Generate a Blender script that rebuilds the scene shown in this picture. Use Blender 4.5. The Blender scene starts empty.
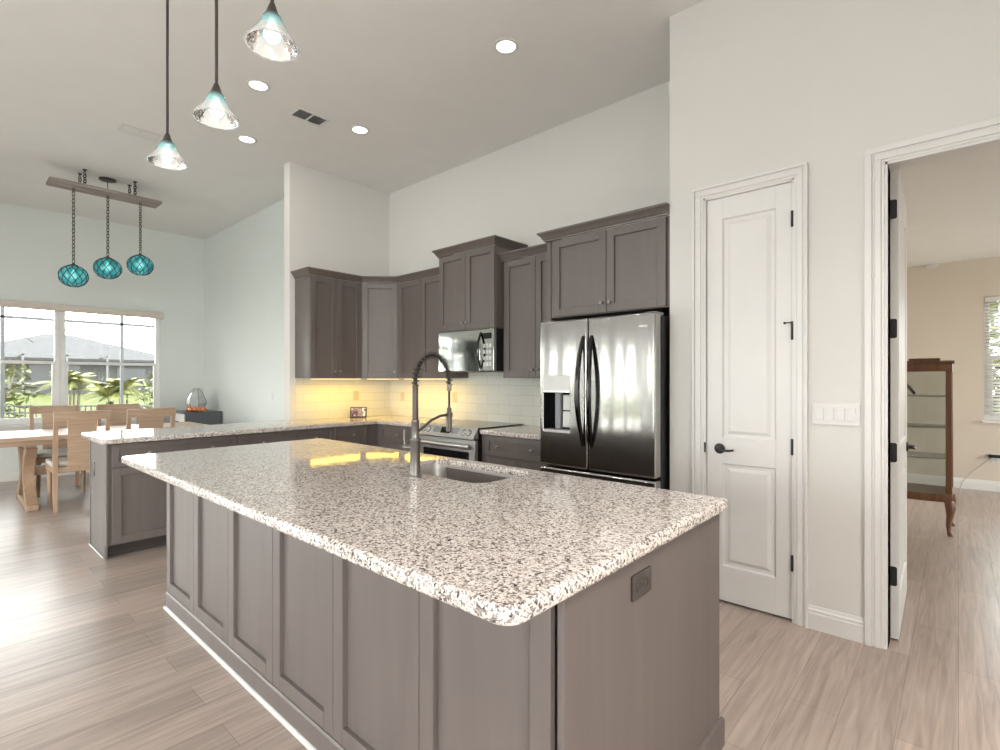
import bpy, bmesh, math, random
from mathutils import Vector, Matrix
from mathutils.geometry import tessellate_polygon
random.seed(7)
SC = bpy.context.scene
COL = SC.collection
PI = math.pi

# ------------------------------------------------------------------ camera
cam_d = bpy.data.cameras.new('camera'); cam = bpy.data.objects.new('camera', cam_d); COL.objects.link(cam)
cam.location = (0, 0, 1.354); cam.rotation_euler = (PI/2, 0, math.radians(41.863))
cam_d.sensor_width = 36; cam_d.lens = 18.42; cam_d.shift_y = 0.0048; cam_d.clip_start = 0.02; cam_d.clip_end = 400
SC.camera = cam

# ------------------------------------------------------------------ world, sun, daylight, exposure
SC.view_settings.view_transform = 'Standard'; SC.view_settings.look = 'None'
SC.view_settings.gamma = 1; SC.view_settings.use_curve_mapping = False
SC.view_settings.exposure = -0.65
W = bpy.data.worlds.new('sky'); SC.world = W; W.use_nodes = True
wn = W.node_tree.nodes; wl = W.node_tree.links; wn.clear()
wo = wn.new('ShaderNodeOutputWorld'); wb = wn.new('ShaderNodeBackground')
wt = wn.new('ShaderNodeTexCoord'); wx = wn.new('ShaderNodeSeparateXYZ'); wr = wn.new('ShaderNodeValToRGB')
wl.new(wt.outputs['Generated'], wx.inputs[0]); wl.new(wx.outputs['Z'], wr.inputs[0])
wr.color_ramp.elements[0].position = 0.0; wr.color_ramp.elements[0].color = (1.0, 0.97, 0.92, 1)
wr.color_ramp.elements[1].position = 0.6; wr.color_ramp.elements[1].color = (0.86, 0.94, 1.0, 1)
wl.new(wr.outputs[0], wb.inputs[0]); wb.inputs[1].default_value = 22.0
SC.cycles.max_bounces = 16; SC.cycles.diffuse_bounces = 8; SC.cycles.transparent_max_bounces = 16
wl.new(wb.outputs[0], wo.inputs[0])

def light(name, kind, loc, rot, energy, color=(1, 1, 1), sx=1, sy=None, **kw):
    d = bpy.data.lights.new(name, kind); d.energy = energy; d.color = color
    if kind == 'AREA':
        d.shape = 'RECTANGLE' if sy else 'DISK'; d.size = sx
        if sy: d.size_y = sy
    for k, v in kw.items(): setattr(d, k, v)
    o = bpy.data.objects.new(name, d); COL.objects.link(o); o.location = loc; o.rotation_euler = rot
    return o
def portal(name, loc, rot, sx, sy):
    o = light(name, 'AREA', loc, rot, 1, sx=sx, sy=sy); o.data.cycles.is_portal = True
sun = light('sun', 'SUN', (-10, -6, 20), Vector((-.52, -.20, .83)).to_track_quat('Z', 'Y').to_euler(), 14.0, (1, .95, .88)); sun.data.angle = math.radians(1.5)
XM, XP, YM, YP = (PI/2, 0, PI/2), (PI/2, 0, -PI/2), (-PI/2, 0, 0), (PI/2, 0, 0)
# area lamps shine along their local -Z; these face +X, -X, +Y, -Y
FX = (0, -PI/2, 0); FXm = (0, PI/2, 0); FY = (PI/2, 0, 0); FYm = (-PI/2, 0, 0)
portal('portal_dining', (-9.52, 1.24, 1.55), FX, 1.6, 2.4)
portal('portal_terrace', (-9.52, -1.9, 1.23), FX, 2.4, 2.2)
portal('portal_terrace_side', (-9.52, -4.05, 1.23), FX, 2.4, 1.5)
portal('portal_rear', (-3.0, -5.07, 1.23), FY, 3.6, 2.4)
portal('portal_rear_door', (-6.05, -5.07, 1.1), FY, .9, 2.2)
portal('portal_rear_window', (-8.0, -5.07, 1.25), FY, .8, 1.9)
portal('portal_entry', (3.08, -1.9, 1.35), FXm, 2.1, 2.4)
portal('portal_den', (0.72, 8.68, 1.61), FYm, .95, 1.5)
portal('portal_den_side', (4.07, 7.3, 1.5), FXm, 1.5, 2.0)
# area lamps added outside the unseen glazing to boost the daylight indoors
light('terrace_fill', 'AREA', (-9.7, -4.05, 1.3), FX, 260, (.93, .97, 1), 2.3, 1.5)
light('rear_fill', 'AREA', (-3.0, -5.25, 1.3), FY, 330, (.93, .97, 1), 3.6, 2.3)
light('entry_fill', 'AREA', (3.25, -1.9, 1.35), FXm, 360, (1, .985, .965), 2.1, 2.4)
light('den_fill', 'AREA', (4.3, 7.3, 1.5), FXm, 230, (1, .97, .92), 1.5, 2.0)
# unseen fill lamps added at the family room ceiling behind the camera
for i, (x, y) in enumerate([(-7, -3.4), (-4.2, -3.4), (-1.4, -3.4), (1.4, -3.4), (-7, -.9), (-4.2, -.9), (-1.2, -.9), (1.4, -.9)]):
    light('ceiling_fill', 'AREA', (x, y, 3.69), (0, 0, 0), 12 if x < -4 else 32, (1, .97, .93), .16)

light('hall_fill', 'AREA', (1.0, 1.5, 3.69), (0, 0, 0), 75, (1, .93, .86), .16, spread=math.radians(110))  # unseen fill lamp added to brighten the floor on the right
light('hall_fill', 'AREA', (1.9, .2, 3.69), (0, 0, 0), 55, (1, .93, .86), .16, spread=math.radians(110))  # second added fill lamp for the right-hand side

# ------------------------------------------------------------------ materials
def new_mat(name):
    m = bpy.data.materials.new(name); m.use_nodes = True
    nt = m.node_tree; b = nt.nodes['Principled BSDF']
    return m, nt, b
def pmat(name, col, rough=.5, metal=0, spec=.5, emit=None, es=0, noise=None, nscale=(10, 10, 10), bump=0, bscale=60, coat=0, alpha=None, trans=0, ior=1.45):
    """plain material with an optional mild procedural tone noise and bump"""
    m, nt, b = new_mat(name)
    b.inputs['Base Color'].default_value = (*col, 1); b.inputs['Roughness'].default_value = rough
    b.inputs['Metallic'].default_value = metal; b.inputs['Specular IOR Level'].default_value = spec
    b.inputs['Coat Weight'].default_value = coat; b.inputs['IOR'].default_value = ior
    b.inputs['Transmission Weight'].default_value = trans
    if emit: b.inputs['Emission Color'].default_value = (*emit, 1); b.inputs['Emission Strength'].default_value = es
    tc = nt.nodes.new('ShaderNodeTexCoord')
    n = nt.nodes.new('ShaderNodeTexNoise'); mp = nt.nodes.new('ShaderNodeMapping')
    mp.inputs['Scale'].default_value = nscale; n.inputs['Scale'].default_value = 1; n.inputs['Detail'].default_value = 5
    nt.links.new(tc.outputs['Object'], mp.inputs[0]); nt.links.new(mp.outputs[0], n.inputs['Vector'])
    amt = noise if noise is not None else .04
    r = nt.nodes.new('ShaderNodeValToRGB')
    r.color_ramp.elements[0].position = .3; r.color_ramp.elements[1].position = .7
    r.color_ramp.elements[0].color = (*[c*(1-amt) for c in col], 1); r.color_ramp.elements[1].color = (*[min(1, c*(1+amt)) for c in col], 1)
    nt.links.new(n.outputs['Fac'], r.inputs[0]); nt.links.new(r.outputs[0], b.inputs['Base Color'])
    if bump:
        n2 = nt.nodes.new('ShaderNodeTexNoise'); n2.inputs['Scale'].default_value = bscale
        nt.links.new(tc.outputs['Object'], n2.inputs['Vector'])
        bp = nt.nodes.new('ShaderNodeBump'); bp.inputs['Strength'].default_value = bump; bp.inputs['Distance'].default_value = .002
        nt.links.new(n2.outputs['Fac'], bp.inputs['Height']); nt.links.new(bp.outputs[0], b.inputs['Normal'])
    return m

M = {}
M['wall'] = pmat('wall_paint', (.665, .658, .638), .75, spec=.25, noise=.01, nscale=(2, 2, 2), bump=.15, bscale=180)
M['wall_cool_lit'] = pmat('wall_paint_cool_lit', (.67, .705, .69), .75, spec=.25, noise=.01, nscale=(2, 2, 2), bump=.15, bscale=180)  # wall paint made cooler and lighter to carry the dining area's daylight
M['wall_warm_lit'] = pmat('wall_paint_warm_lit', (.62, .56, .485), .75, spec=.25, noise=.01, nscale=(2, 2, 2), bump=.15, bscale=180)  # same wall paint with the den's warm light mixed into its colour
M['ceiling'] = pmat('ceiling_paint', (.76, .752, .738), .85, spec=.2, noise=.015, nscale=(3, 3, 3), bump=.3, bscale=90)
M['trim'] = pmat('white_trim_paint', (.715, .71, .70), .38, noise=.01)
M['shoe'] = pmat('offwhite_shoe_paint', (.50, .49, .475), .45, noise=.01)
M['door'] = pmat('white_door_paint', (.715, .712, .704), .4, noise=.01)
M['cab'] = None
def wood(name, c0, c1, scale, rough, bump=.05, axis='z', spec=.5):
    m, nt, b = new_mat(name)
    tc = nt.nodes.new('ShaderNodeTexCoord'); mp = nt.nodes.new('ShaderNodeMapping')
    lo, hi = scale
    mp.inputs['Scale'].default_value = {'z': (hi, hi, lo), 'y': (hi, lo, hi), 'x': (lo, hi, hi)}[axis]
    n = nt.nodes.new('ShaderNodeTexNoise'); n.inputs['Scale'].default_value = 1; n.inputs['Detail'].default_value = 8; n.inputs['Distortion'].default_value = .6
    nt.links.new(tc.outputs['Object'], mp.inputs[0]); nt.links.new(mp.outputs[0], n.inputs['Vector'])
    r = nt.nodes.new('ShaderNodeValToRGB'); r.color_ramp.elements[0].position = .3; r.color_ramp.elements[1].position = .72
    r.color_ramp.elements[0].color = (*c0, 1); r.color_ramp.elements[1].color = (*c1, 1)
    nt.links.new(n.outputs['Fac'], r.inputs[0]); nt.links.new(r.outputs[0], b.inputs['Base Color'])
    b.inputs['Roughness'].default_value = rough; b.inputs['Specular IOR Level'].default_value = spec
    bp = nt.nodes.new('ShaderNodeBump'); bp.inputs['Strength'].default_value = bump; bp.inputs['Distance'].default_value = .001
    nt.links.new(n.outputs['Fac'], bp.inputs['Height']); nt.links.new(bp.outputs[0], b.inputs['Normal'])
    return m
M['cab'] = wood('stained_cabinet_wood', (.106, .087, .081), (.125, .104, .097), (1.2, 16), .46, bump=.015, spec=.8)
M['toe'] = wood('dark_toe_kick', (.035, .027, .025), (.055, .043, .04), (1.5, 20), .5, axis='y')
M['oak'] = wood('pale_oak', (.33, .215, .14), (.44, .305, .21), (2.5, 40), .5)
M['oak_y'] = wood('pale_oak_top', (.36, .245, .165), (.47, .34, .245), (2.5, 40), .42, axis='y')
M['drift'] = wood('driftwood_grey', (.20, .165, .15), (.42, .36, .335), (2, 30), .8, axis='y', bump=.3)
M['curio'] = wood('dark_curio_wood', (.105, .045, .02), (.19, .085, .038), (2, 30), .35)

def floor_mat():
    m, nt, b = new_mat('plank_floor'); L = nt.links.new; N = nt.nodes.new
    tc = N('ShaderNodeTexCoord'); sx = N('ShaderNodeSeparateXYZ'); cb = N('ShaderNodeCombineXYZ')
    L(tc.outputs['Object'], sx.inputs[0]); L(sx.outputs['Y'], cb.inputs['X']); L(sx.outputs['X'], cb.inputs['Y'])
    br = N('ShaderNodeTexBrick'); L(cb.outputs[0], br.inputs['Vector'])
    br.offset = .37; br.inputs['Scale'].default_value = 1; br.inputs['Brick Width'].default_value = 1.22; br.inputs['Row Height'].default_value = .18
    br.inputs['Mortar Size'].default_value = .0012; br.inputs['Mortar Smooth'].default_value = .2; br.inputs['Bias'].default_value = 0
    br.inputs['Color1'].default_value = (.43, .360, .318, 1); br.inputs['Color2'].default_value = (.345, .288, .254, 1); br.inputs['Mortar'].default_value = (.2, .16, .135, 1)
    mp = N('ShaderNodeMapping'); mp.inputs['Scale'].default_value = (1.9, 34, 1); L(cb.outputs[0], mp.inputs[0])
    n = N('ShaderNodeTexNoise'); n.inputs['Scale'].default_value = 1; n.inputs['Detail'].default_value = 9; n.inputs['Distortion'].default_value = 1.2; L(mp.outputs[0], n.inputs['Vector'])
    r = N('ShaderNodeValToRGB'); r.color_ramp.elements[0].position = .28; r.color_ramp.elements[1].position = .7
    r.color_ramp.elements[0].color = (.70, .68, .66, 1); r.color_ramp.elements[1].color = (1.14, 1.12, 1.11, 1)
    L(n.outputs['Fac'], r.inputs[0])
    mx = N('ShaderNodeMix'); mx.data_type = 'RGBA'; mx.blend_type = 'MULTIPLY'; mx.inputs['Factor'].default_value = 1
    L(br.outputs['Color'], mx.inputs['A']); L(r.outputs[0], mx.inputs['B']); L(mx.outputs['Result'], b.inputs['Base Color'])
    b.inputs['Roughness'].default_value = .29
    bp = N('ShaderNodeBump'); bp.inputs['Strength'].default_value = .12; bp.inputs['Distance'].default_value = .001
    L(n.outputs['Fac'], bp.inputs['Height']); L(bp.outputs[0], b.inputs['Normal'])
    return m
M['floor'] = floor_mat()

def granite():
    m, nt, b = new_mat('speckled_granite'); L = nt.links.new; N = nt.nodes.new
    tc = N('ShaderNodeTexCoord')
    dn = N('ShaderNodeTexNoise'); dn.inputs['Scale'].default_value = 110; dn.inputs['Detail'].default_value = 3; L(tc.outputs['Object'], dn.inputs['Vector'])
    va = N('ShaderNodeVectorMath'); va.operation = 'MULTIPLY_ADD'
    L(dn.outputs['Color'], va.inputs[0]); va.inputs[1].default_value = (.011, .011, .011); L(tc.outputs['Object'], va.inputs[2])
    v1 = N('ShaderNodeTexVoronoi'); v1.inputs['Scale'].default_value = 165; L(va.outputs[0], v1.inputs['Vector'])
    s1 = N('ShaderNodeSeparateColor'); L(v1.outputs['Color'], s1.inputs[0])
    r1 = N('ShaderNodeValToRGB'); cr = r1.color_ramp; cr.interpolation = 'LINEAR'
    stops = [(0, (.07, .06, .058)), (.06, (.10, .088, .083)), (.12, (.25, .22, .207)), (.27, (.34, .30, .283)), (.36, (.57, .515, .48)), (.60, (.70, .645, .605)), (.82, (.76, .715, .685)), (1, (.66, .58, .52))]
    while len(cr.elements) < len(stops): cr.elements.new(.5)
    for e, (p, c) in zip(cr.elements, stops): e.position = p; e.color = (*c, 1)
    L(s1.outputs[0], r1.inputs[0])
    v2 = N('ShaderNodeTexVoronoi'); v2.inputs['Scale'].default_value = 330; L(va.outputs[0], v2.inputs['Vector'])
    s2 = N('ShaderNodeSeparateColor'); L(v2.outputs['Color'], s2.inputs[0])
    r2 = N('ShaderNodeValToRGB'); r2.color_ramp.elements[0].position = .08; r2.color_ramp.elements[1].position = .22
    r2.color_ramp.elements[0].color = (.30, .28, .27, 1); r2.color_ramp.elements[1].color = (1, 1, 1, 1); L(s2.outputs[1], r2.inputs[0])
    mx = N('ShaderNodeMix'); mx.data_type = 'RGBA'; mx.blend_type = 'MULTIPLY'; mx.inputs['Factor'].default_value = 1
    L(r1.outputs[0], mx.inputs['A']); L(r2.outputs[0], mx.inputs['B']); L(mx.outputs['Result'], b.inputs['Base Color'])
    b.inputs['Roughness'].default_value = .07; b.inputs['Specular IOR Level'].default_value = .5
    return m
M['granite'] = granite()

def tile_mat(name, horiz):
    m, nt, b = new_mat(name); L = nt.links.new; N = nt.nodes.new
    tc = N('ShaderNodeTexCoord'); sx = N('ShaderNodeSeparateXYZ'); cb = N('ShaderNodeCombineXYZ')
    L(tc.outputs['Object'], sx.inputs[0]); L(sx.outputs[horiz], cb.inputs['X']); L(sx.outputs['Z'], cb.inputs['Y'])
    br = N('ShaderNodeTexBrick'); L(cb.outputs[0], br.inputs['Vector']); br.offset = .5
    br.inputs['Scale'].default_value = 1; br.inputs['Brick Width'].default_value = .305; br.inputs['Row Height'].default_value = .1
    br.inputs['Mortar Size'].default_value = .0022; br.inputs['Mortar Smooth'].default_value = .3
    br.inputs['Color1'].default_value = (.66, .67, .62, 1); br.inputs['Color2'].default_value = (.62, .635, .59, 1); br.inputs['Mortar'].default_value = (.48, .48, .46, 1)
    L(br.outputs['Color'], b.inputs['Base Color']); b.inputs['Roughness'].default_value = .14
    bp = N('ShaderNodeBump'); bp.inputs['Strength'].default_value = .4; bp.inputs['Distance'].default_value = .002; bp.invert = True
    L(br.outputs['Fac'], bp.inputs['Height']); L(bp.outputs[0], b.inputs['Normal'])
    return m
M['tile_x'] = tile_mat('glazed_tile_back', 'X'); M['tile_y'] = tile_mat('glazed_tile_side', 'Y')

def steel(name, col, rough, wav=.0, ws=(3, 3, 1.2)):
    m, nt, b = new_mat(name); L = nt.links.new; N = nt.nodes.new
    b.inputs['Base Color'].default_value = (*col, 1); b.inputs['Metallic'].default_value = 1; b.inputs['Roughness'].default_value = rough
    tc = N('ShaderNodeTexCoord'); mp = N('ShaderNodeMapping'); mp.inputs['Scale'].default_value = ws; L(tc.outputs['Object'], mp.inputs[0])
    n = N('ShaderNodeTexNoise'); n.inputs['Scale'].default_value = 1; n.inputs['Detail'].default_value = 1; L(mp.outputs[0], n.inputs['Vector'])
    bp = N('ShaderNodeBump'); bp.inputs['Strength'].default_value = wav; bp.inputs['Distance'].default_value = .02
    L(n.outputs['Fac'], bp.inputs['Height']); L(bp.outputs[0], b.inputs['Normal'])
    return m
M['fridge'] = steel('fridge_stainless', (.47, .466, .462), .13, .22, (9, 9, 1.0))
M['steel'] = steel('brushed_stainless', (.56, .555, .55), .22, .05)
M['range_steel'] = steel('range_stainless', (.76, .765, .77), .33, .05, (6, 6, 6))
M['micro'] = steel('microwave_mirror_front', (.52, .55, .53), .06, .03, (4, 4, 4))
M['sinksteel'] = steel('satin_sink_steel', (.66, .63, .60), .40, .02)
M['nickel'] = steel('satin_nickel', (.23, .22, .212), .34)
M['pewter'] = steel('pewter_knob', (.33, .31, .30), .3)
M['outlet_dark'] = pmat('dark_outlet_plate', (.075, .064, .058), .4, metal=.3)
M['gunmetal'] = steel('gunmetal', (.105, .093, .086), .42)
M['black'] = pmat('black_plastic', (.012, .012, .013), .35)
M['blackgloss'] = pmat('black_glass', (.008, .008, .01), .05)
M['handle'] = steel('dark_steel_handle', (.05, .048, .047), .12)
M['iron'] = pmat('black_hardware', (.02, .019, .019), .35, spec=.5)
M['oilbronze'] = pmat('brushed_dark_bronze', (.075, .062, .054), .42, metal=.35)
M['bronze'] = pmat('dark_bronze', (.07, .06, .055), .4, metal=.6)
M['white'] = pmat('white_plastic', (.66, .655, .645), .35)
M['ivory'] = pmat('ivory_plastic', (.50, .46, .36), .4)
M['greyplastic'] = pmat('grey_plastic', (.25, .255, .27), .35)
M['ventgrey'] = pmat('grey_louver', (.42, .41, .40), .6)
M['panelgrey'] = pmat('silver_panel', (.55, .55, .54), .3, metal=.4)
M['fabric'] = pmat('seat_fabric', (.56, .53, .50), .9, noise=.08, nscale=(200, 200, 200), bump=.3, bscale=300)
M['shadefab'] = pmat('blind_fabric', (.60, .54, .49), .85, noise=.05, nscale=(300, 300, 300))
M['slategrey'] = pmat('slate_grey_paint', (.10, .11, .12), .5)
M['offwhite'] = pmat('offwhite_paint', (.70, .69, .67), .5)
M['vinyl'] = pmat('white_vinyl', (.76, .77, .77), .35)
M['alum'] = pmat('grey_aluminium', (.05, .05, .051), .5)
M['blackfence'] = pmat('black_fence', (.04, .04, .04), .5)
M['patio'] = pmat('patio_concrete', (0.0680, 0.0664, 0.0624), .85, noise=.1, nscale=(3, 3, 3))
M['grass'] = pmat('lawn_grass', (0.0400, 0.0464, 0.0096), .9, noise=.3, nscale=(2.2, 2.2, 2.2), spec=.1)
M['leaf'] = pmat('leaf_green', (.075, .084, .019), .6, noise=.5, nscale=(3, 3, 3))
M['leafdark'] = pmat('dark_leaf_green', (.028, .038, .011), .6, noise=.5, nscale=(3, 3, 3))
M['palm'] = pmat('palm_yellow_green', (.105, .108, .020), .55, noise=.4, nscale=(3, 3, 3))
M['bark'] = pmat('bark_brown', (.09, .075, .055), .9, noise=.3, nscale=(10, 10, 10))
M['hwall'] = pmat('house_stucco', (0.0520, 0.0512, 0.0496), .9)
M['hroof'] = pmat('grey_shingle', (.046, .0445, .0440), .9, spec=.1, noise=.15, nscale=(3, 3, 6))
M['hwhite'] = pmat('house_white', (0.0960, 0.0960, 0.0960), .6)
M['hglass'] = pmat('house_dark_glass', (0.0320, 0.0336, 0.0376), .3)
M['copper'] = steel('copper', (.75, .30, .16), .18)
M['rope'] = pmat('dark_netting', (.035, .05, .05), .7)
def glass(name, tint=(1, 1, 1), refl=.07, rough=0.0):
    m = bpy.data.materials.new(name); m.use_nodes = True; nt = m.node_tree; nt.nodes.clear()
    o = nt.nodes.new('ShaderNodeOutputMaterial'); t = nt.nodes.new('ShaderNodeBsdfTransparent'); g = nt.nodes.new('ShaderNodeBsdfGlossy')
    lw = nt.nodes.new('ShaderNodeFresnel'); lw.inputs['IOR'].default_value = 1.45
    mx = nt.nodes.new('ShaderNodeMixShader'); t.inputs[0].default_value = (*tint, 1); g.inputs['Roughness'].default_value = rough
    nt.links.new(lw.outputs[0], mx.inputs[0]); nt.links.new(t.outputs[0], mx.inputs[1]); nt.links.new(g.outputs[0], mx.inputs[2])
    nt.links.new(mx.outputs[0], o.inputs[0]); return m
M['glass'] = glass('window_glass', (.97, .98, .97)); M['curio_glass'] = glass('cabinet_glass', (.86, .87, .86))
def emis(name, col, s):
    return pmat(name, col, .5, emit=col, es=s, noise=.01)
M['lamp_lens'] = emis('lamp_lens', (1, .96, .88), 9)
M['bulb'] = emis('lamp_bulb', (1, .95, .86), 3.5)
M['led'] = emis('warm_led', (1, .74, .30), 4)
def thin_glass(name, col_fn, clear, glow, vor=45, bump=.7, clear_tint=(1, 1, 1)):
    """thin lamp glass: part clear, part milky colour that passes the lamp's light, with a glossy skin"""
    m = bpy.data.materials.new(name); m.use_nodes = True; nt = m.node_tree; nt.nodes.clear(); N = nt.nodes.new; L = nt.links.new
    o = N('ShaderNodeOutputMaterial'); tc = N('ShaderNodeTexCoord'); col = col_fn(nt, tc)
    v = N('ShaderNodeTexVoronoi'); v.inputs['Scale'].default_value = vor; L(tc.outputs['Object'], v.inputs['Vector'])
    bp = N('ShaderNodeBump'); bp.inputs['Strength'].default_value = bump; bp.inputs['Distance'].default_value = .004; L(v.outputs['Distance'], bp.inputs['Height'])
    tr = N('ShaderNodeBsdfTransparent'); tr.inputs[0].default_value = (*clear_tint, 1)
    df = N('ShaderNodeBsdfDiffuse'); tl = N('ShaderNodeBsdfTranslucent'); L(col, df.inputs[0]); L(col, tl.inputs[0]); L(bp.outputs[0], df.inputs['Normal'])
    em = N('ShaderNodeEmission'); L(col, em.inputs[0]); em.inputs[1].default_value = glow
    m1 = N('ShaderNodeMixShader'); m1.inputs[0].default_value = .5; L(df.outputs[0], m1.inputs[1]); L(tl.outputs[0], m1.inputs[2])
    ad = N('ShaderNodeAddShader'); L(m1.outputs[0], ad.inputs[0]); L(em.outputs[0], ad.inputs[1])
    m2 = N('ShaderNodeMixShader'); m2.inputs[0].default_value = clear; L(ad.outputs[0], m2.inputs[1]); L(tr.outputs[0], m2.inputs[2])
    gl = N('ShaderNodeBsdfGlossy'); gl.inputs['Roughness'].default_value = .05; L(bp.outputs[0], gl.inputs['Normal']); fr = N('ShaderNodeFresnel'); fr.inputs['IOR'].default_value = 1.45; L(bp.outputs[0], fr.inputs['Normal'])
    m3 = N('ShaderNodeMixShader'); L(fr.outputs[0], m3.inputs[0]); L(m2.outputs[0], m3.inputs[1]); L(gl.outputs[0], m3.inputs[2]); L(m3.outputs[0], o.inputs[0])
    return m
def ramp_z(z_mid):
    def f(nt, tc):
        N = nt.nodes.new; L = nt.links.new; sx = N('ShaderNodeSeparateXYZ'); L(tc.outputs['Object'], sx.inputs[0])
        mr = N('ShaderNodeMapRange'); mr.inputs['From Min'].default_value = z_mid-.016; mr.inputs['From Max'].default_value = z_mid+.010; L(sx.outputs['Z'], mr.inputs['Value'])
        r = N('ShaderNodeValToRGB'); r.color_ramp.elements[0].color = (.52, .53, .53, 1); r.color_ramp.elements[1].color = (.30, .56, .57, 1); L(mr.outputs[0], r.inputs[0]); return r.outputs[0]
    return f
def ramp_noise(c0, c1, sc):
    def f(nt, tc):
        N = nt.nodes.new; L = nt.links.new; n = N('ShaderNodeTexNoise'); n.inputs['Scale'].default_value = sc; n.inputs['Detail'].default_value = 3; L(tc.outputs['Object'], n.inputs['Vector'])
        r = N('ShaderNodeValToRGB'); r.color_ramp.elements[0].position = .35; r.color_ramp.elements[1].position = .7; r.color_ramp.elements[0].color = (*c0, 1); r.color_ramp.elements[1].color = (*c1, 1); L(n.outputs['Fac'], r.inputs[0]); return r.outputs[0]
    return f
M['shade'] = thin_glass('art_glass', ramp_z(.056), .42, .30)
M['globe'] = thin_glass('aqua_glass', ramp_noise((.02, .26, .30), (.16, .66, .66), 9), .28, .8, 30, .4, (.35, .85, .88))
M['terr_glass'] = thin_glass('iridescent_glass', ramp_noise((.74, .80, .80), (.95, .95, .93), 8), .06, 0, 20, .1)
def screen_mat():
    m, nt, b = new_mat('display_picture'); L = nt.links.new; N = nt.nodes.new
    tc = N('ShaderNodeTexCoord'); n = N('ShaderNodeTexNoise'); n.inputs['Scale'].default_value = 16; n.inputs['Detail'].default_value = 3; n.inputs['Distortion'].default_value = 1
    L(tc.outputs['Object'], n.inputs['Vector'])
    r = N('ShaderNodeValToRGB'); cr = r.color_ramp; cr.elements[0].position = .38; cr.elements[1].position = .66
    cr.elements[0].color = (.05, .03, .05, 1); cr.elements[1].color = (.75, .72, .74, 1); e = cr.elements.new(.5); e.color = (.22, .17, .24, 1)
    L(n.outputs['Fac'], r.inputs[0]); L(r.outputs[0], b.inputs['Base Color']); L(r.outputs[0], b.inputs['Emission Color']); b.inputs['Emission Strength'].default_value = .2
    b.inputs['Roughness'].default_value = .12
    return m
M['screen'] = screen_mat()

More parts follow.
